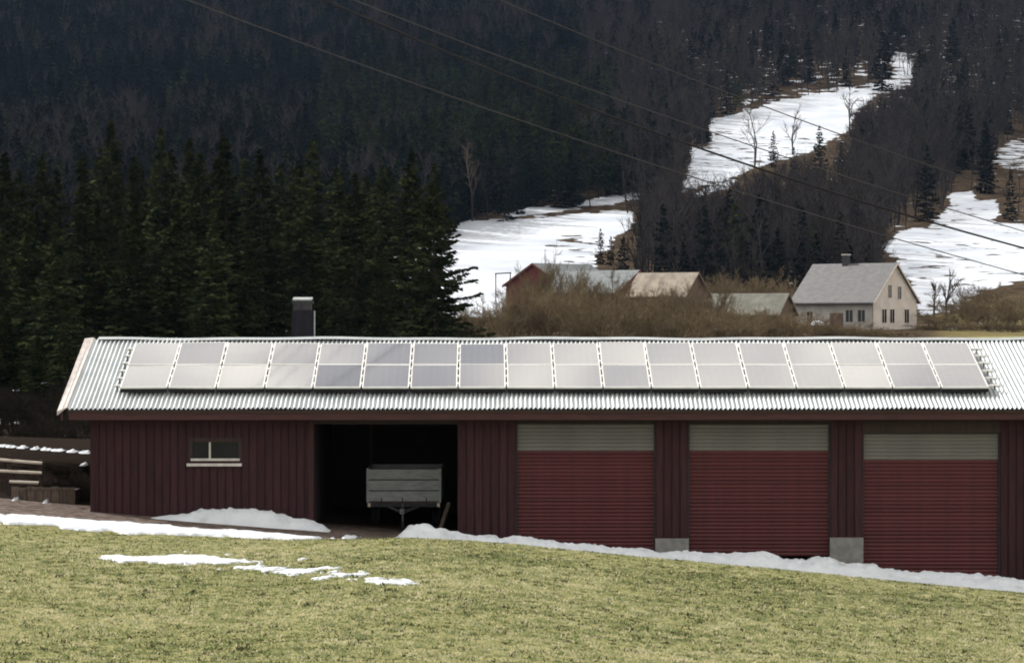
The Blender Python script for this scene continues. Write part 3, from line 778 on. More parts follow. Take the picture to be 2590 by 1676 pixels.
# ------------------------------------------------------------------ trees
def spruce_mesh(h, R, seed, low=.06, sprays=34, thin=0.0, wsp=.33, size=1.0):
    rg = np.random.default_rng(seed); V = []; n = 0
    z = h*low; A = []
    while z < h*.985:
        t = max(0.0, (z/h - low)/(1-low))
        L = R*(1-t**1.5)**.85*(1 if t > .12 else .75+2.1*t)
        nb = max(4, int(rg.integers(6, 9)*(1-.3*t)))
        a0 = rg.uniform(0, 6.28)
        for k in range(nb):
            if rg.random() < thin: continue
            a = a0 + 6.283*k/nb + rg.normal(0, .25); l_ = L*rg.uniform(.4, 1.2)*(1 + .25*math.sin(z*1.7 + seed)); z_ = z + rg.uniform(-.5, .5)*wsp*1.6
            ns = max(5, int(sprays*(.35+.65*l_/R)))
            s = np.sqrt(rg.uniform(.02, 1, ns)); 
            droop = -.38*s*l_*(1-t*.9) + .16*s**3*l_ + .25*t*s*l_
            side = rg.normal(0, .13, ns)*(1.1-s*.6)*l_
            ca, sa = math.cos(a), math.sin(a)
            p = np.stack([ca*s*l_ - sa*side, sa*s*l_ + ca*side, z_ + droop*rg.uniform(.6, 1.3) - np.abs(side)*.25], -1)
            ln = rg.uniform(.22, .5, ns)*(.7+.5*(1-t))*size; wd = rg.uniform(.06, .13, ns)*size
            da = a + rg.normal(0, .7, ns) + np.sign(side)*.5; dz = rg.normal(-.30, .35, ns)
            d = np.stack([np.cos(da), np.sin(da), dz], -1); d /= np.linalg.norm(d, axis=1)[:, None]
            u = np.cross(d, rg.normal(0, 1, (ns, 3)) + np.array([0, 0, 1.2])); u /= np.linalg.norm(u, axis=1)[:, None]+1e-9
            A.append(np.stack([p - d*ln[:, None]*.35, p + u*wd[:, None], p + d*ln[:, None]*.65, p - u*wd[:, None]], 1))
        z += wsp*rg.uniform(.75, 1.25)
    # leader
    A = np.concatenate(A); V = A.reshape(-1, 3); T = np.arange(len(V)).reshape(-1, 4)
    return np_mesh('crown', V, T)

def trunk_mesh(h, r):
    m = MB(); pts = [(0,0,-.4), (0.02,0,h*.3), (-.02,.02,h*.65), (0,0,h)]; m.path(pts, [r*1.15, r*.8, r*.45, r*.05], 7); return m.mesh('trunk')

def bare_strips(h, seed, n1, n2, n3, spread, w0, base_n=1, flat=.5):
    """bare broad-leaved tree or many-stemmed bush as tapering three-sided twigs"""
    rg = np.random.default_rng(seed); segs = []
    def seg(p, q, r0, r1): segs.append((p, q, r0, r1))
    def grow(p, d, L, r, lev):
        m = p + d*L*.55 + rg.normal(0, .05, 3)*L; e = p + d*L + rg.normal(0, .08, 3)*L + np.array([0,0,.06*L])
        seg(p, m, r, r*.7); seg(m, e, r*.7, r*.3)
        if lev >= len(cnt): return
        for k in range(cnt[lev]):
            t = rg.uniform(.25, 1) if lev else rg.uniform(.3, 1)
            o = p + (m-p)*min(1, t/.55) if t < .55 else m + (e-m)*(t-.55)/.45
            nd = d*.75 + rg.normal(0, spread, 3)*np.array([1,1,.6]) + np.array([0,0,.18]); nd /= np.linalg.norm(nd)
            grow(o, nd, L*rg.uniform(.32, .58)*(1.15-.4*t), max(r*.45, w0*.5), lev+1)
    cnt = [n1, n2, n3] if n3 else [n1, n2]
    for b in range(base_n):
        a = rg.uniform(0, 6.28); tilt = rg.uniform(.1, .75) if base_n > 1 else rg.uniform(0, .07)
        d = np.array([math.cos(a)*tilt, math.sin(a)*tilt, 1.0]); d /= np.linalg.norm(d)
        p = np.array([math.cos(a), math.sin(a), 0])*(.25*base_n**.5*rg.random()*flat if base_n > 1 else 0); p[2] = -.2
        grow(p, d, h*rg.uniform(.6, 1.0) if base_n > 1 else h*.92, w0*(2.2 if base_n > 1 else 5), 0)
    P = np.array([s[0] for s in segs]); Q = np.array([s[1] for s in segs]); r0 = np.array([s[2] for s in segs]); r1 = np.array([s[3] for s in segs])
    d = Q-P; d /= np.linalg.norm(d, axis=1)[:, None]+1e-9
    u = np.cross(d, rg.normal(0, 1, P.shape)); u /= np.linalg.norm(u, axis=1)[:, None]+1e-9; v = np.cross(d, u)
    V = []; N = len(P)
    for (c, r) in ((P, r0), (Q, r1)):
        for k in range(3):
            t = 2*math.pi*k/3; V.append(c + u*(r*math.cos(t))[:, None] + v*(r*math.sin(t))[:, None])
    V = np.stack(V, 1).reshape(-1, 3); i = np.arange(N)*6
    T = np.concatenate([np.stack([i+k, i+(k+1)%3, i+3+(k+1)%3, i+3+k], -1) for k in range(3)])
    return np_mesh('branches', V, T)

# spruces of the wood behind the barn
PROTO = []
for s, (h, R) in enumerate([(15, 1.9), (15.5, 1.6), (14.5, 2.1), (15, 1.8), (16, 2.0), (15, 1.6)]):
    cm = spruce_mesh(h, R, 100+s, low=.05 if s % 2 else .10, sprays=36, wsp=.20); cm.materials.append(M['spruce'])
    tm = trunk_mesh(h*.97, .2); tm.materials.append(M['bark']); PROTO.append((h, cm, tm))
HIGH = []
for s, (h, R) in enumerate([(15, 1.9), (15.5, 2.1), (14.5, 2.0)]):
    cm = spruce_mesh(h, R, 150+s, low=.17+.03*s, sprays=36, wsp=.22, thin=.1); cm.materials.append(M['spruce'])
    tm = trunk_mesh(h*.97, .13); tm.materials.append(M['bark']); HIGH.append((h, cm, tm))
def spruce(px, top_y, Y, k, lbl, group, wid=1.0, name='spruce_tree'):
    h0, cm, tm = (HIGH[k % 3] if (620 < px < 1100 or -30 < px < 60) and Y > 180 else PROTO[k % len(PROTO)])
    x = X_of(px, Y); g = float(ground(x, Y)); h = Z_of(top_y, Y) - g
    r = empty(name, (x, Y, g), (RAD(random.uniform(-2, 2)), RAD(random.uniform(-2, 2)), random.uniform(0, 6.28)))
    s = h/h0; r.scale = (s*wid, s*wid, s)
    link('trunk', tm, None, r); link('crown', cm, None, r); tag(r, lbl, 'tree', group); return r
MAIN = [(-60,400,190),(17,375,182),(100,398,205),(207,388,188),(268,305,200),(330,385,215),(402,308,196),(475,335,208),(519,360,186),(586,338,198),(670,378,190),(730,400,215),(782,352,195),(840,400,206),(905,420,188),(955,425,200),(1022,378,192),(1080,418,184)]
for i, (p, y, Y) in enumerate(MAIN):
    spruce(p, y + random.uniform(-14, 26), Y, i, f'tall dark spruce behind the barn, {ORD[17-i]} from the wood\'s snowfield end', 'spruces in the wood behind the barn', random.uniform(1.05, 1.3))
for i, (p, y, Y) in enumerate([(-20,430,232),(60,420,226),(155,425,236),(238,395,228),(300,370,238),(365,400,230),(440,372,236),(548,392,232),(628,396,226),(700,410,236),(755,405,230),(872,432,228),(930,440,236),(990,420,232),(1050,440,226)]):
    spruce(p, y, Y, i+3, f'dark spruce at the back of the wood, {ORD[14-i]} from its snowfield end', 'back spruces of the wood', random.uniform(1.25, 1.5))
for i, (p, y, Y) in enumerate([(-130,390,196),(-205,360,202),(-280,400,188),(-355,370,198),(-170,470,160),(-310,480,158),(-90,430,225)]):
    spruce(p, y, Y, i+1, 'dark spruce where the wood runs on past the fence', 'spruces of the wood past the fence', random.uniform(1.2, 1.45))
for i, (p, y, Y) in enumerate([(15,790,125),(95,850,118),(165,815,128),(222,880,120)]):
    spruce(p, y, Y, i, f'young spruce past the barn corner, {ORD[3-i]} from the barn', 'young spruces past the barn corner', 1.9)
for i, (p, y, Y) in enumerate([(-20,560,150),(60,520,158),(150,560,146),(240,500,155),(340,520,150),(440,500,160),(540,540,150),(620,600,158),(800,660,152),(960,620,160)]):
    spruce(p, y, Y, i+2, f'shorter spruce fronting the dark wood, {ORD[9-i]} from its snowfield end', 'front spruces of the wood', random.uniform(1.2, 1.5))
cm = spruce_mesh(14.5, 3.1, 190, low=.08, sprays=52, wsp=.24, thin=.12); cm.materials.append(M['spruce'])
tm = trunk_mesh(14, .22); tm.materials.append(M['bark']); PROTO.append((14.5, cm, tm))
spruce(1108, 455, 172, 6, 'spruce at the wood\'s open end with boughs jutting over the snowfield', None, 1.1)

# lone spruces on the hillside
FARP = []
for s in range(3):
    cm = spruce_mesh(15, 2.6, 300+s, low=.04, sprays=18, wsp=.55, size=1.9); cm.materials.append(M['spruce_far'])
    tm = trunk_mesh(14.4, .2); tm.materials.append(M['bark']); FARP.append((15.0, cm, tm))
def hill_Y(px, py):
    Y = np.linspace(431, 1800, 3000); x = (px-CX)/F*Y; z = -(py-CY)/F*Y
    k = np.argmax(z < ground(x, Y)); return float(Y[k]) if k else 1700.
LONE = [(2073,318,470,'pointed dark spruce standing before the upper snowfield'),(1956,330,425,'slim young spruce before the upper snowfield'),
        (2128,355,470,'narrow dark spruce beside the upper snowfield edge'),(2492,310,490,'broad dark spruce above the right snow slope'),
        (2450,262,430,'tall spruce in the grey wood above the snow slope'),(2345,365,560,'thin dark spruce in the grey birch wood'),
        (1519,578,668,'small spruce at the lower snowfield\'s edge by the red barn'),(1545,596,672,'stubby spruce beside the lower snowfield\'s edge'),
        (2008,372,470,'short spruce between two taller ones at the upper snowfield'),(1935,78,170,'small spruce in the thin wood above the upper snowfield'),
        (1985,95,215,'spruce in the thin wood over the upper snowfield'),(2232,80,230,'dark spruce on the upper slope near snow glimpses'),
        (2275,40,130,'spruce on the high slope among bare birches'),(2410,45,190,'spruce high on the slope above brown brush'),(2170,25,90,'small spruce high on the hill')]
LONE_B = []
for i, (p, ty, by, lbl) in enumerate(LONE):
    Y = hill_Y(p, by); LONE_B.append((p, ty, by))
    h0, cm, tm = FARP[i % 3]; x = X_of(p, Y); g = float(ground(x, Y)); h = Z_of(ty, Y)-g; s = h/h0
    r = empty('spruce_tree', (x, Y, g), (0, 0, random.uniform(0, 6))); wd = random.uniform(.9, 1.2); r.scale = (s*wd, s*wd, s)
    link('trunk', tm, None, r); link('crown', cm, None, r); tag(r, lbl, 'tree', 'single spruces on the hillside')

# bare trees standing on or by the snow
def bare_tree(name, px, by, top, seed, lbl, Y=None, m='twig', n=(9, 6, 4), w0=.035, spread=.45, base_n=1, group=None):
    Y = Y or hill_Y(px, by); x = X_of(px, Y); g = float(ground(x, Y)); h = Z_of(top, Y)-g
    r = empty(name, (x, Y, g)); tm = trunk_mesh(h*.8, h*.012+.03); tm.materials.append(M['bark']); link('trunk', tm, None, r)
    cr = bare_strips(h, seed, *n, spread, w0, base_n); cr.materials.append(M[m]); link('branches', cr, None, r)
    tag(r, lbl, 'tree', group); return r
bare_tree('bare_tree', 2392, 800, 695, 41, 'leafless tree on the snow beside the white house', Y=455, w0=.04)
bare_tree('bare_tree', 2362, 800, 720, 44, 'smaller leafless tree close to the white house gable', Y=450, w0=.035)
bare_tree('bare_tree', 1909, 425, 275, 42, 'slender leafless tree against the upper snowfield', w0=.05)
bare_tree('bare_tree', 2005, 390, 290, 43, 'pale leafless tree at the top of the upper snowfield', w0=.05)
bare_tree('bare_tree', 2150, 350, 255, 45, 'twiggy leafless tree where the upper snowfield narrows', w0=.06)
bare_tree('bare_tree', 1195, 560, 400, 46, 'thin pale-trunked tree at the left corner of the lower snowfield', w0=.05)

# ------------------------------------------------------------------ farm on the rise behind
def gabled(name, cx, cy, gz, L, W, hw, hr, a, mats, lbl, over=.35, rt=.14):
    """L along the ridge (local y, the near gable at y=-L/2), W across, turned by a (gable normal (sin a, -cos a))"""
    r = empty(name, (cx, cy, gz), (0, 0, a)); tag(r, lbl, 'house' if 'house' in name else 'barn')
    wall_g, wall_s, roofm = mats
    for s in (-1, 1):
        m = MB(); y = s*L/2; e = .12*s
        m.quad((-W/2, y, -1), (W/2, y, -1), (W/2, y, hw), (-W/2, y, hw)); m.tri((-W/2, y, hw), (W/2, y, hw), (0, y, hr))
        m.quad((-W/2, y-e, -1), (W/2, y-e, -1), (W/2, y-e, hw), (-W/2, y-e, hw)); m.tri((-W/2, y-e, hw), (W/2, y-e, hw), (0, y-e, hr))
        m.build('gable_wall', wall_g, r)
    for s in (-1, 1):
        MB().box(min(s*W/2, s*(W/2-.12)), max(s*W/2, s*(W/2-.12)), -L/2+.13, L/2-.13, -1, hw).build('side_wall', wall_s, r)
    sl = (hr-hw)/(W/2)
    for s in (-1, 1):
        xe = s*(W/2+over); ze = hw - over*sl
        MB().hexa([(0, -L/2-over, hr), (0, L/2+over, hr), (xe, L/2+over, ze), (xe, -L/2-over, ze),
                   (0, -L/2-over, hr+rt), (0, L/2+over, hr+rt), (xe, L/2+over, ze+rt), (xe, -L/2-over, ze+rt)]).build('roof', roofm, r)
        # bargeboard on the near gable
        MB().hexa([(0, -L/2-over-.04, hr-.12), (0, -L/2-over-.005, hr-.12), (xe, -L/2-over-.005, ze-.12), (xe, -L/2-over-.04, ze-.12),
                   (0, -L/2-over-.04, hr+rt), (0, -L/2-over-.005, hr+rt), (xe, -L/2-over-.005, ze+rt), (xe, -L/2-over-.04, ze+rt)]).build('bargeboard', wall_g, r)
    return r
def hwin(parent, face, u, z0, z1, wd, L, W, frame_m, door=False):
    """window or door on the near gable (face 'g') or the left side wall (face 's'); u from the wall's middle"""
    fr = MB(); gl = MB(); t = .09
    def bx(m, a, b, lo, hi, d0, d1):
        if face == 'g': m.box(a, b, -L/2-d1, -L/2-d0, lo, hi)
        else: m.box(-W/2-d1, -W/2-d0, a, b, lo, hi)
    for (a, b, lo, hi) in ((u-wd/2-t, u+wd/2+t, z1, z1+t), (u-wd/2-t, u+wd/2+t, z0-t, z0), (u-wd/2-t, u-wd/2, z0, z1), (u+wd/2, u+wd/2+t, z0, z1)): bx(fr, a, b, lo, hi, .003, .05)
    bx(gl, u-wd/2, u+wd/2, z0, z1, .004, .02)
    if door:
        d = gl.build('door', M['gable_brown'], parent); fr.build('frame', M['gable_brown'], d); return
    f = fr.build('window', frame_m, parent); gl.build('pane', M['glass_dark'], f)
    mu = MB(); bx(mu, u-.03, u+.03, z0, z1, .021, .035); mu.build('mullion', frame_m, f)

HY = 432; ha = RAD(48); HL, HW_ = 12.6, 9.4
gc = at(2264, 838, HY-4)   # middle of the near gable
hc = Vector((gc.x - math.sin(ha)*HL/2, gc.y + math.cos(ha)*HL/2, 0))
hz = float(ground(hc.x, hc.y)) + .1
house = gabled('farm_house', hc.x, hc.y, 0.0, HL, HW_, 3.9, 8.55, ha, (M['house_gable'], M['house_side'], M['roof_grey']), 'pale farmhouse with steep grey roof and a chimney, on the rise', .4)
for u, z0, z1 in ((-1.15, 4.25, 5.85), (.95, 4.1, 5.7)): hwin(house, 'g', u, z0, z1, .75, HL, HW_, M['house_gable'])
for u in (-2.35, -.65, 2.5): hwin(house, 'g', u, 1.1, 2.8, .95, HL, HW_, M['house_gable'])
for u in (-4.5, -2.6): hwin(house, 's', u, 1.2, 2.7, 1.1, HL, HW_, M['house_side'])
hwin(house, 's', -.6, .1, 2.25, 1.9, HL, HW_, M['house_side'], door=True)
hwin(house, 's', 3.6, 1.2, 2.5, .9, HL, HW_, M['house_side'])
chm = MB().box(-.35, .35, 1.0, 1.75, 7.8, 9.75).build('chimney', M['steel_dark'], house)
MB().box(-.42, .42, .93, 1.82, 9.75, 9.9).build('chimney_cap', M['white_paint'], chm)
MB().box(-HW_/2-.75, -HW_/2-.42, -HL/2, HL/2, 3.40, 3.5).build('gutter', M['steel_dark'], house)

b1 = at(1350.5, 778, 405); a1 = RAD(-42)
c1 = Vector((b1.x - math.sin(a1)*5, b1.y + math.cos(a1)*5, 0))
gabled('red_outbuilding', c1.x, c1.y, 1.0, 10, 9.0, 4.6, 7.05, a1, (M['barn_red'], M['barn_red'], M['roof_blue']), 'red outbuilding with its gable half hidden by brown brush', .35)
b2 = at(1612, 778, 398); a2 = RAD(58)
c2 = Vector((b2.x - math.sin(a2)*5, b2.y + math.cos(a2)*5, 0))
gabled('red_outbuilding', c2.x, c2.y, .8, 10, 10.0, 3.75, 6.3, a2, (M['barn_red'], M['barn_red'], M['roof_blue']), 'red outbuilding with blue-grey metal roof among the brush', .35)
b3 = at(1762, 778, 388); a3 = RAD(62)
c3 = Vector((b3.x - math.sin(a3)*3.6, b3.y + math.cos(a3)*3.6, 0))
gabled('tan_roofed_shed', c3.x, c3.y, .6, 7.2, 6.6, 3.5, 6.05, a3, (M['gable_brown'], M['gable_brown'], M['roof_tan']), 'shed with a weathered tan roof behind the brush', .3)
b4 = at(1990, 790, 392); a4 = RAD(64)
c4 = Vector((b4.x - math.sin(a4)*5, b4.y + math.cos(a4)*5, 0))
gabled('mossy_roofed_shed', c4.x, c4.y, -.1, 10, 5.6, 2.1, 4.4, a4, (M['gable_brown'], M['gable_brown'], M['roof_moss']), 'low brown shed with mossy grey roof beside the farmhouse', .3)
# dark frame standing on the snow by the red barn
fz = at(1254, 752, 425); fz2 = at(1291, 752, 425); top = at(1254, 692, 425).z
fr = MB().tube((fz.x, 425, fz.z-.5), (fz.x, 425, top), .07, .07, 6).tube((fz2.x, 426, fz.z-.5), (fz2.x, 426, top+.12), .07, .07, 6).tube((fz.x-.1, 425, top), (fz2.x+.1, 426, top+.12), .08, .08, 6)
tag(fr.build('swing_frame', M['cable_black']), 'thin dark upright frame on the snow beside the red outbuilding', 'frame')
sp = MB(); 
# small snow cap on the ground beside the shed
q = at(2066, 822, 380)
me = bpy.data.meshes.new('s'); 
hx = np.linspace(-1, 1, 24); X, Y = np.meshgrid(hx, hx, indexing='ij'); Z = .55*np.clip(1-X**2-Y**2, 0, 1)**.6*(.7+.6*fbm(X*3+5, Y*3, 3, 4)) - .05
V = np.stack([X*.95, Y*1.2, Z], -1).reshape(-1, 3); i = (np.arange(23)[:, None]*24+np.arange(23)[None]).ravel()
sl = link('snow_lump', np_mesh('snow_lump', V, np.stack([i, i+24, i+25, i+1], -1)), M['snow'], smooth=True); sl.location = (q.x, q.y, q.z)
tag(sl, 'small bright lump of snow on the brushwood by the farmhouse', 'snow')
hd = MB().box(q.x-1.3, q.x+1.6, 379.2, 381.5, float(ground(q.x, 380))-.3, q.z+.02).build('wood_stack', M['brown_wood'])
tag(hd, 'low brown stack of timber under a lump of snow', 'stack')

# ------------------------------------------------------------------ brush below the farm
BR = []
for s in range(4):
    bm_ = bare_strips(5.0, 500+s, 7, 7, 4, .50, .028, base_n=26, flat=2.2); bm_.materials.append(M['brush']); BR.append(bm_)
def bush(px, top, Y, wid, k, lbl, group, m=None, name='bare_bush'):
    x = X_of(px, Y); g = float(ground(x, Y)); h = Z_of(top, Y) - g; s = h/5.3
    o = link(name, BR[k % 4], None); o.location = (x, Y, g-.1); o.rotation_euler = (0, 0, random.uniform(0, 6.28))
    o.scale = (wid, wid, s); tag(o, lbl, 'bush', group)
    if m: o.material_slots[0].link = 'OBJECT'; o.material_slots[0].material = m
    return o
bl = 'dense leafless brown bush in the thicket below the farm buildings'; bg = 'brown bushes below the farm'
for i, (p, t_, Y) in enumerate([(1185,775,300),(1235,788,312),(1290,770,296),(1325,735,330),(1372,688,340),(1425,690,336),(1475,708,342),(1345,745,300),(1405,735,298),(1460,745,305),
        (1520,728,330),(1570,745,318),(1620,752,335),(1680,750,322),(1730,742,338),(1775,730,345),(1520,772,296),(1590,778,300),(1660,782,298),(1730,780,302),(1800,788,312),(1860,792,300),(1920,792,310),(1975,795,305),(2030,808,315),(2075,822,318),(2125,832,322),(2180,836,326),(2240,838,330),(1550,790,282),(1700,800,280),(1850,806,284)]):
    wh = 'beside the wood\'s end' if p < 1260 else 'before the red outbuilding\'s gable' if p < 1440 else 'before the blue-grey metal roof' if p < 1580 else 'before the tan-roofed shed' if p < 1770 else 'before the mossy-roofed shed'
    dp = ', in the front of the thicket' if Y < 308 else ', further back in the thicket'
    bush(p, t_ - (8 if p > 1280 else 2), Y, random.uniform(.7, 1.0), i, 'leafless brown bush ' + wh + dp, bg)
for i, (p, t_, Y) in enumerate([(1800,712,440),(1850,708,446),(1900,700,450),(1950,706,444),(2000,735,448)]):
    bush(p, t_, Y, 1.2, i, 'brown bush rising behind the mossy-roofed shed', 'bushes behind the shed')
for i, (p, t_, Y) in enumerate([(2410,790,430),(2455,765,436),(2500,752,440),(2540,770,432),(2585,765,436),(2440,815,420),(2520,812,418),(2580,818,415),(2380,820,425),(2470,722,480),(2560,742,476),(2430,758,470)]):
    bush(p, t_, Y, 1.0, i+1, 'low brown bush on the slope beyond the farmhouse', 'bushes on the slope by the farmhouse')
# dark undergrowth between the trunks of the wood
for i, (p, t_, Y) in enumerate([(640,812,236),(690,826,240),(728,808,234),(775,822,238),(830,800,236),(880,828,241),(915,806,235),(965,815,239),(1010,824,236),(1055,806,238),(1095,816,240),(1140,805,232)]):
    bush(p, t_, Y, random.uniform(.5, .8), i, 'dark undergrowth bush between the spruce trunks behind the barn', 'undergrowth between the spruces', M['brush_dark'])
# dark undergrowth beside the barn
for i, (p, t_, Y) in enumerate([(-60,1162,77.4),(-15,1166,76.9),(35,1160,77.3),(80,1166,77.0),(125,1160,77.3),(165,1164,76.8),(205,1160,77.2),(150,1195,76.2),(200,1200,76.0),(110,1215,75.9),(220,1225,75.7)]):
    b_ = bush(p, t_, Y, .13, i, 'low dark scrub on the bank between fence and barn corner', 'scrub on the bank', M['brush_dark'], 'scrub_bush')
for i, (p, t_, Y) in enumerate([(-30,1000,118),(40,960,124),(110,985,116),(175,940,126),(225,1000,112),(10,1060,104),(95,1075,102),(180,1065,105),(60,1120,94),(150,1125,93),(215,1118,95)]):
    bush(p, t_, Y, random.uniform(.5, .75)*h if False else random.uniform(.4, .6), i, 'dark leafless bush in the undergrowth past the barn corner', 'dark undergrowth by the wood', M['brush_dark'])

# ------------------------------------------------------------------ far wood over the hillside
def far_wood():
    coll = bpy.data.collections.new('far_wood_kinds')
    def addk(nm, me, m):
        me.materials.append(m); o = bpy.data.objects.new(nm, me); coll.objects.link(o)
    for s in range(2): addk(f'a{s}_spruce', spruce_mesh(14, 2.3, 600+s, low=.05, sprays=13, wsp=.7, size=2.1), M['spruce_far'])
    for s in range(2): addk(f'b{s}_pine', spruce_mesh(13, 2.6, 620+s, low=.25, sprays=16, wsp=.8, size=2.3), M['pine_far'])
    for s in range(3): addk(f'c{s}_bare', bare_strips(12, 640+s, 9, 5, 3, .5, .035), M['bare_far'])
    rg = np.random.default_rng(77); pts = []; rot = []; scl = []; kind = []
    N = 105000
    Y = np.sqrt(rg.uniform(440**2, 1650**2, N)); X = rg.uniform(-1, 1, N)*(.30*Y+30)
    Z = ground(X, Y); px = CX + X/Y*F; py = CY - Z/Y*F
    h = 12.5*rg.uniform(.65, 1.25, N)
    hp = h/Y*F
    bad = np.zeros(N, bool)
    for f in np.linspace(0, 1, 13):
        for sx in (-.12, .12):
            d = np.full(N, -1e9)
            for P in SNOW_POLYS: d = np.maximum(d, sdpoly(px + sx*hp*(1-f*.8), py - f*hp, P))
            bad |= d > -3 + 9*(1-f)
    # farm clearing and thin wood with snow glimpses above the upper field
    bad |= (Y < 470) & (px > 1150)
    thin = (px > 1650) & (py < 240) & (py > 60)
    bad |= thin & (rg.random(N) < .45)
    bad |= (px > 2330) & (py > 560)
    bad |= (px < 1200) & (Y < 560) & (rg.random(N) < .5)
    for (p, ty, by) in LONE_B:      # keep the single spruces in view
        hw = (by-ty)*.22
        bad |= (np.abs(px-p) < hw) & (py > by) & (py - hp < by - .35*(by-ty))
    # poisson-like thinning on a grid
    cell = (np.floor(X/3.6).astype(np.int64)*100003 + np.floor(Y/3.6).astype(np.int64))
    ok = np.where(~bad)[0]; _, first = np.unique(cell[ok], return_index=True); ok = ok[first]
    X, Y, Z, px, py, h = X[ok], Y[ok], Z[ok], px[ok], py[ok], h[ok]; N = len(ok)
    pn = fbm(X*.012, Y*.006, 3, 70); u = rg.random(N)
    bare_p = np.where(px > 1480, .82, .20) + (pn-.5)*.9
    pine_p = np.where((px > 800) & (px < 1560) & (py > 240) & (py < 520), .75, .12)
    k = np.where(u < bare_p*(1-pine_p), 4 + rg.integers(0, 3, N), np.where(rg.random(N) < pine_p, 2 + rg.integers(0, 2, N), rg.integers(0, 2, N)))
    me = bpy.data.meshes.new('far_wood'); me.vertices.add(N)
    me.vertices.foreach_set('co', np.stack([X, Y, Z-.2], -1).astype(np.float32).ravel())
    fattr(me, 'rot', rg.uniform(0, 6.28, N)); fattr(me, 'scl', h/13)
    a = me.attributes.new('kind_index', 'INT', 'POINT'); a.data.foreach_set('value', k.astype(np.int32))
    me.update()
    o = bpy.data.objects.new('far_wood', me); COL.objects.link(o)
    tag(o, 'dark mixed wood of spruce and leafless birch over the whole hillside', 'wood', kind='stuff')
    ng = bpy.data.node_groups.new('far_wood', 'GeometryNodeTree')
    ng.interface.new_socket('Geometry', in_out='INPUT', socket_type='NodeSocketGeometry')
    ng.interface.new_socket('Geometry', in_out='OUTPUT', socket_type='NodeSocketGeometry')
    gi, go = ng.nodes.new('NodeGroupInput'), ng.nodes.new('NodeGroupOutput')
    iop = ng.nodes.new('GeometryNodeInstanceOnPoints'); ci = ng.nodes.new('GeometryNodeCollectionInfo')
    ci.inputs['Collection'].default_value = coll; ci.inputs['Separate Children'].default_value = True; ci.inputs['Reset Children'].default_value = True
    def na(nm, t):
        q = ng.nodes.new('GeometryNodeInputNamedAttribute'); q.data_type = t; q.inputs['Name'].default_value = nm; return q.outputs['Attribute']
    cz = ng.nodes.new('ShaderNodeCombineXYZ'); cs = ng.nodes.new('ShaderNodeCombineXYZ')
    ng.links.new(gi.outputs[0], iop.inputs['Points']); ng.links.new(ci.outputs[0], iop.inputs['Instance'])
    iop.inputs['Pick Instance'].default_value = True
    ng.links.new(na('kind_index', 'INT'), iop.inputs['Instance Index'])
    ng.links.new(na('rot', 'FLOAT'), cz.inputs['Z']); ng.links.new(cz.outputs[0], iop.inputs['Rotation'])
    sv = na('scl', 'FLOAT')
    for q in range(3): ng.links.new(sv, cs.inputs[q])
    ng.links.new(cs.outputs[0], iop.inputs['Scale'])
    ng.links.new(iop.outputs[0], go.inputs[0])
    md = o.modifiers.new('trees', 'NODES'); md.node_group = ng
    print('far trees', N)
far_wood()

# ------------------------------------------------------------------ fence and box beside the barn
FY = 75.4
fx0 = X_of(-260, FY); fg = float(ground(X_of(40, FY), FY))
fence = empty('rail_fence', (X_of(40, FY), FY, fg)); FO = (X_of(40, FY), FY, fg)
tag(fence, 'weathered wooden fence with three rails ending beside the barn', 'fence')
for (xa, xb, ya, yb) in ((-260, 107, 1140, 1171), (-260, 106, 1178, 1195.5), (24, 98, 1217, 1220.5)):
    A, Bp = at(xa, ya, FY), at(xb, yb, FY)
    MB().tube((A.x, FY, A.z), (Bp.x, FY, Bp.z), .036, .034, 8).build('rail', M['old_wood'], fence, FO)
for p in (102, 22, -120, -250):
    x = X_of(p, FY); MB().box(x-.045, x+.045, FY+.031, FY+.12, float(ground(x, FY))-.3, Z_of(1163 if p > 50 else 1150, FY)).build('post', M['dark_wood'], fence, FO)
KY = 74.5
kx0, kx1 = X_of(28, KY), X_of(190, KY); kg = float(ground((kx0+kx1)/2, KY))
bxr = empty('timber_bin', ((kx0+kx1)/2, KY, kg)); KO = ((kx0+kx1)/2, KY, kg)
tag(bxr, 'low brown timber bin against the bank beside the barn', 'bin')
kz = Z_of(1232, KY)
n = 8
for k in range(n):
    a = kx0 + (kx1-kx0)*k/n
    MB().box(a+.006, a+(kx1-kx0)/n-.006, KY, KY+.03, kg-.15, kz+random.uniform(-.03, .02)).build('board', M['brown_wood'], bxr, KO)
MB().box(kx0, kx1, KY+.031, KY+.9, kg-.15, kz-.06).build('body', M['dark_wood'], bxr, KO)
MB().box(kx0+.3, kx1, KY-.02, KY+.0, kz-.06, kz+.0).build('top_rail', M['brown_wood'], bxr, KO)
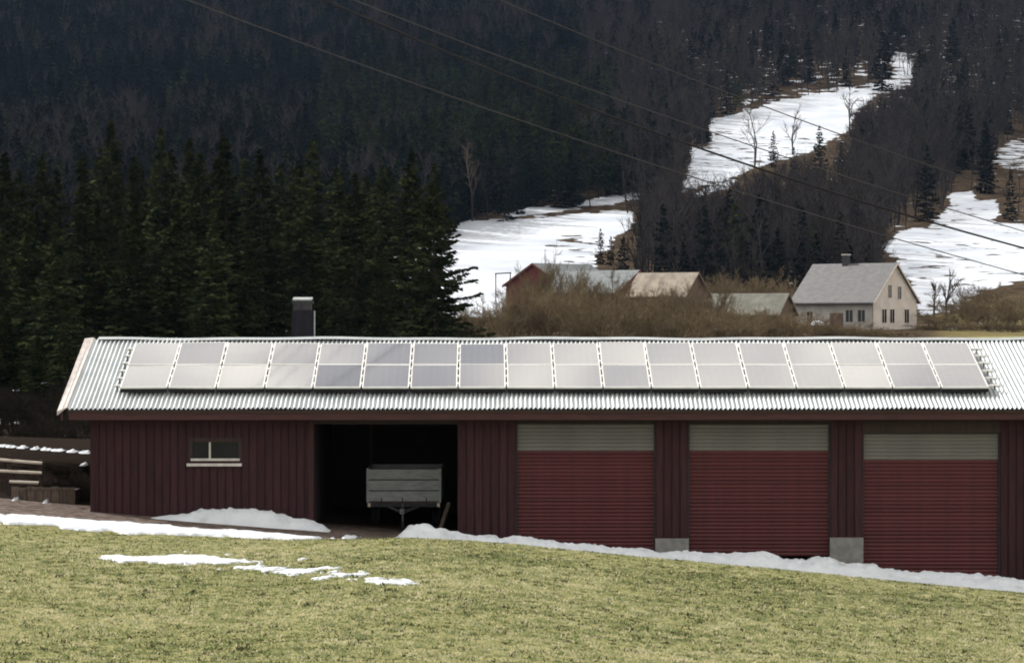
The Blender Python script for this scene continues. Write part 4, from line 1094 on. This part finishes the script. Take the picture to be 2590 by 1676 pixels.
# remnants of snow along the top of the bank
for i, (p, y, wd) in enumerate([(5,1152,.28),(28,1153,.30),(55,1153,.3),(88,1150,.25),(117,1152,.34),(145,1157,.42),(182,1157,.35),(215,1161,.4),(213,1181,.22),(41,1267,.14),(118,1218,.12)]):
    Yq = 79.5 if y < 1170 else (77.1 if y < 1200 else 74.3); q = at(p, y, Yq)
    hx = np.linspace(-1, 1, 12); X, Yv = np.meshgrid(hx, hx, indexing='ij')
    Z = np.clip(1-X**2-Yv**2, 0, 1)**.6*(.1+1.7*np.clip(fbm(X*2.2+p, Yv*2.2, 3, i)-.25, 0, 1))*.075 - .02
    V = np.stack([X*wd*.36, Yv*.5, Z], -1).reshape(-1, 3); ii = (np.arange(11)[:, None]*12+np.arange(11)[None]).ravel()
    o = link('snow_clump', np_mesh('snow_clump', V, np.stack([ii, ii+12, ii+13, ii+1], -1)), M['snow'], smooth=True)
    o.location = (q.x, Yq, float(ground(q.x, Yq))+.02)
    lb_ = (f'small clump of old snow along the bank top, {ORD[7-i]} from the barn corner' if i < 8 else ['lone snow clump on the dark bank face by the barn corner', 'small scrap of snow before the timber bin', 'small scrap of snow by the fence end post'][i-8])
    tag(o, lb_, 'snow', 'snow clumps by the fence')

# ------------------------------------------------------------------ overhead lines
def cable(pts, Ya, Yb, r, m, lbl):
    P = np.array(pts, float); c = np.polyfit(P[:,0], P[:,1], 2)
    xs = np.linspace(P[0,0]-500, 2950, 60); L = []
    for x in xs:
        f = (x-400)/2200; L.append(at(x, float(np.polyval(c, x)), Ya+(Yb-Ya)*f))
    tag(MB().path(L, r, 6).build('power_line', M[m]), lbl, 'cable')
cable([(473,0),(1159,250),(1676,424),(2230,593)], 84, 112, .017, 'cable_grey', 'grey overhead wire hanging lowest across the dark hillside')
cable([(827,0),(1284,201),(1730,365),(2046,457),(2590,631)], 84, 100, .030, 'cable_black', 'thick black overhead cable crossing in front of the snow slopes')
cable([(892,0),(1371,180),(1741,316),(2242,479),(2590,585)], 86, 116, .017, 'cable_grey', 'thin grey overhead wire running just above the black cable')
cable([(1257,0),(1589,131),(1839,229),(2176,370),(2448,446),(2590,495)], 88, 118, .017, 'cable_grey', 'topmost thin overhead wire crossing the upper snowfield')

# ------------------------------------------------------------------ thin valley haze
hz_m = bpy.data.materials.new('haze'); hz_m.use_nodes = True
hn, hl = hz_m.node_tree.nodes, hz_m.node_tree.links
hn.clear(); ho = hn.new('ShaderNodeOutputMaterial'); hv = hn.new('ShaderNodeVolumePrincipled')
hv.inputs['Color'].default_value = (.42, .62, 1.0, 1); hv.inputs['Density'].default_value = .00002; hv.inputs['Anisotropy'].default_value = .2
hl.new(hv.outputs[0], ho.inputs['Volume'])
hz_o = MB().box(-1600, 1600, -130, 2640, -14, 470).build('haze', hz_m); tag(hz_o, 'thin blue valley haze in front of the hillside', 'haze', kind='stuff')
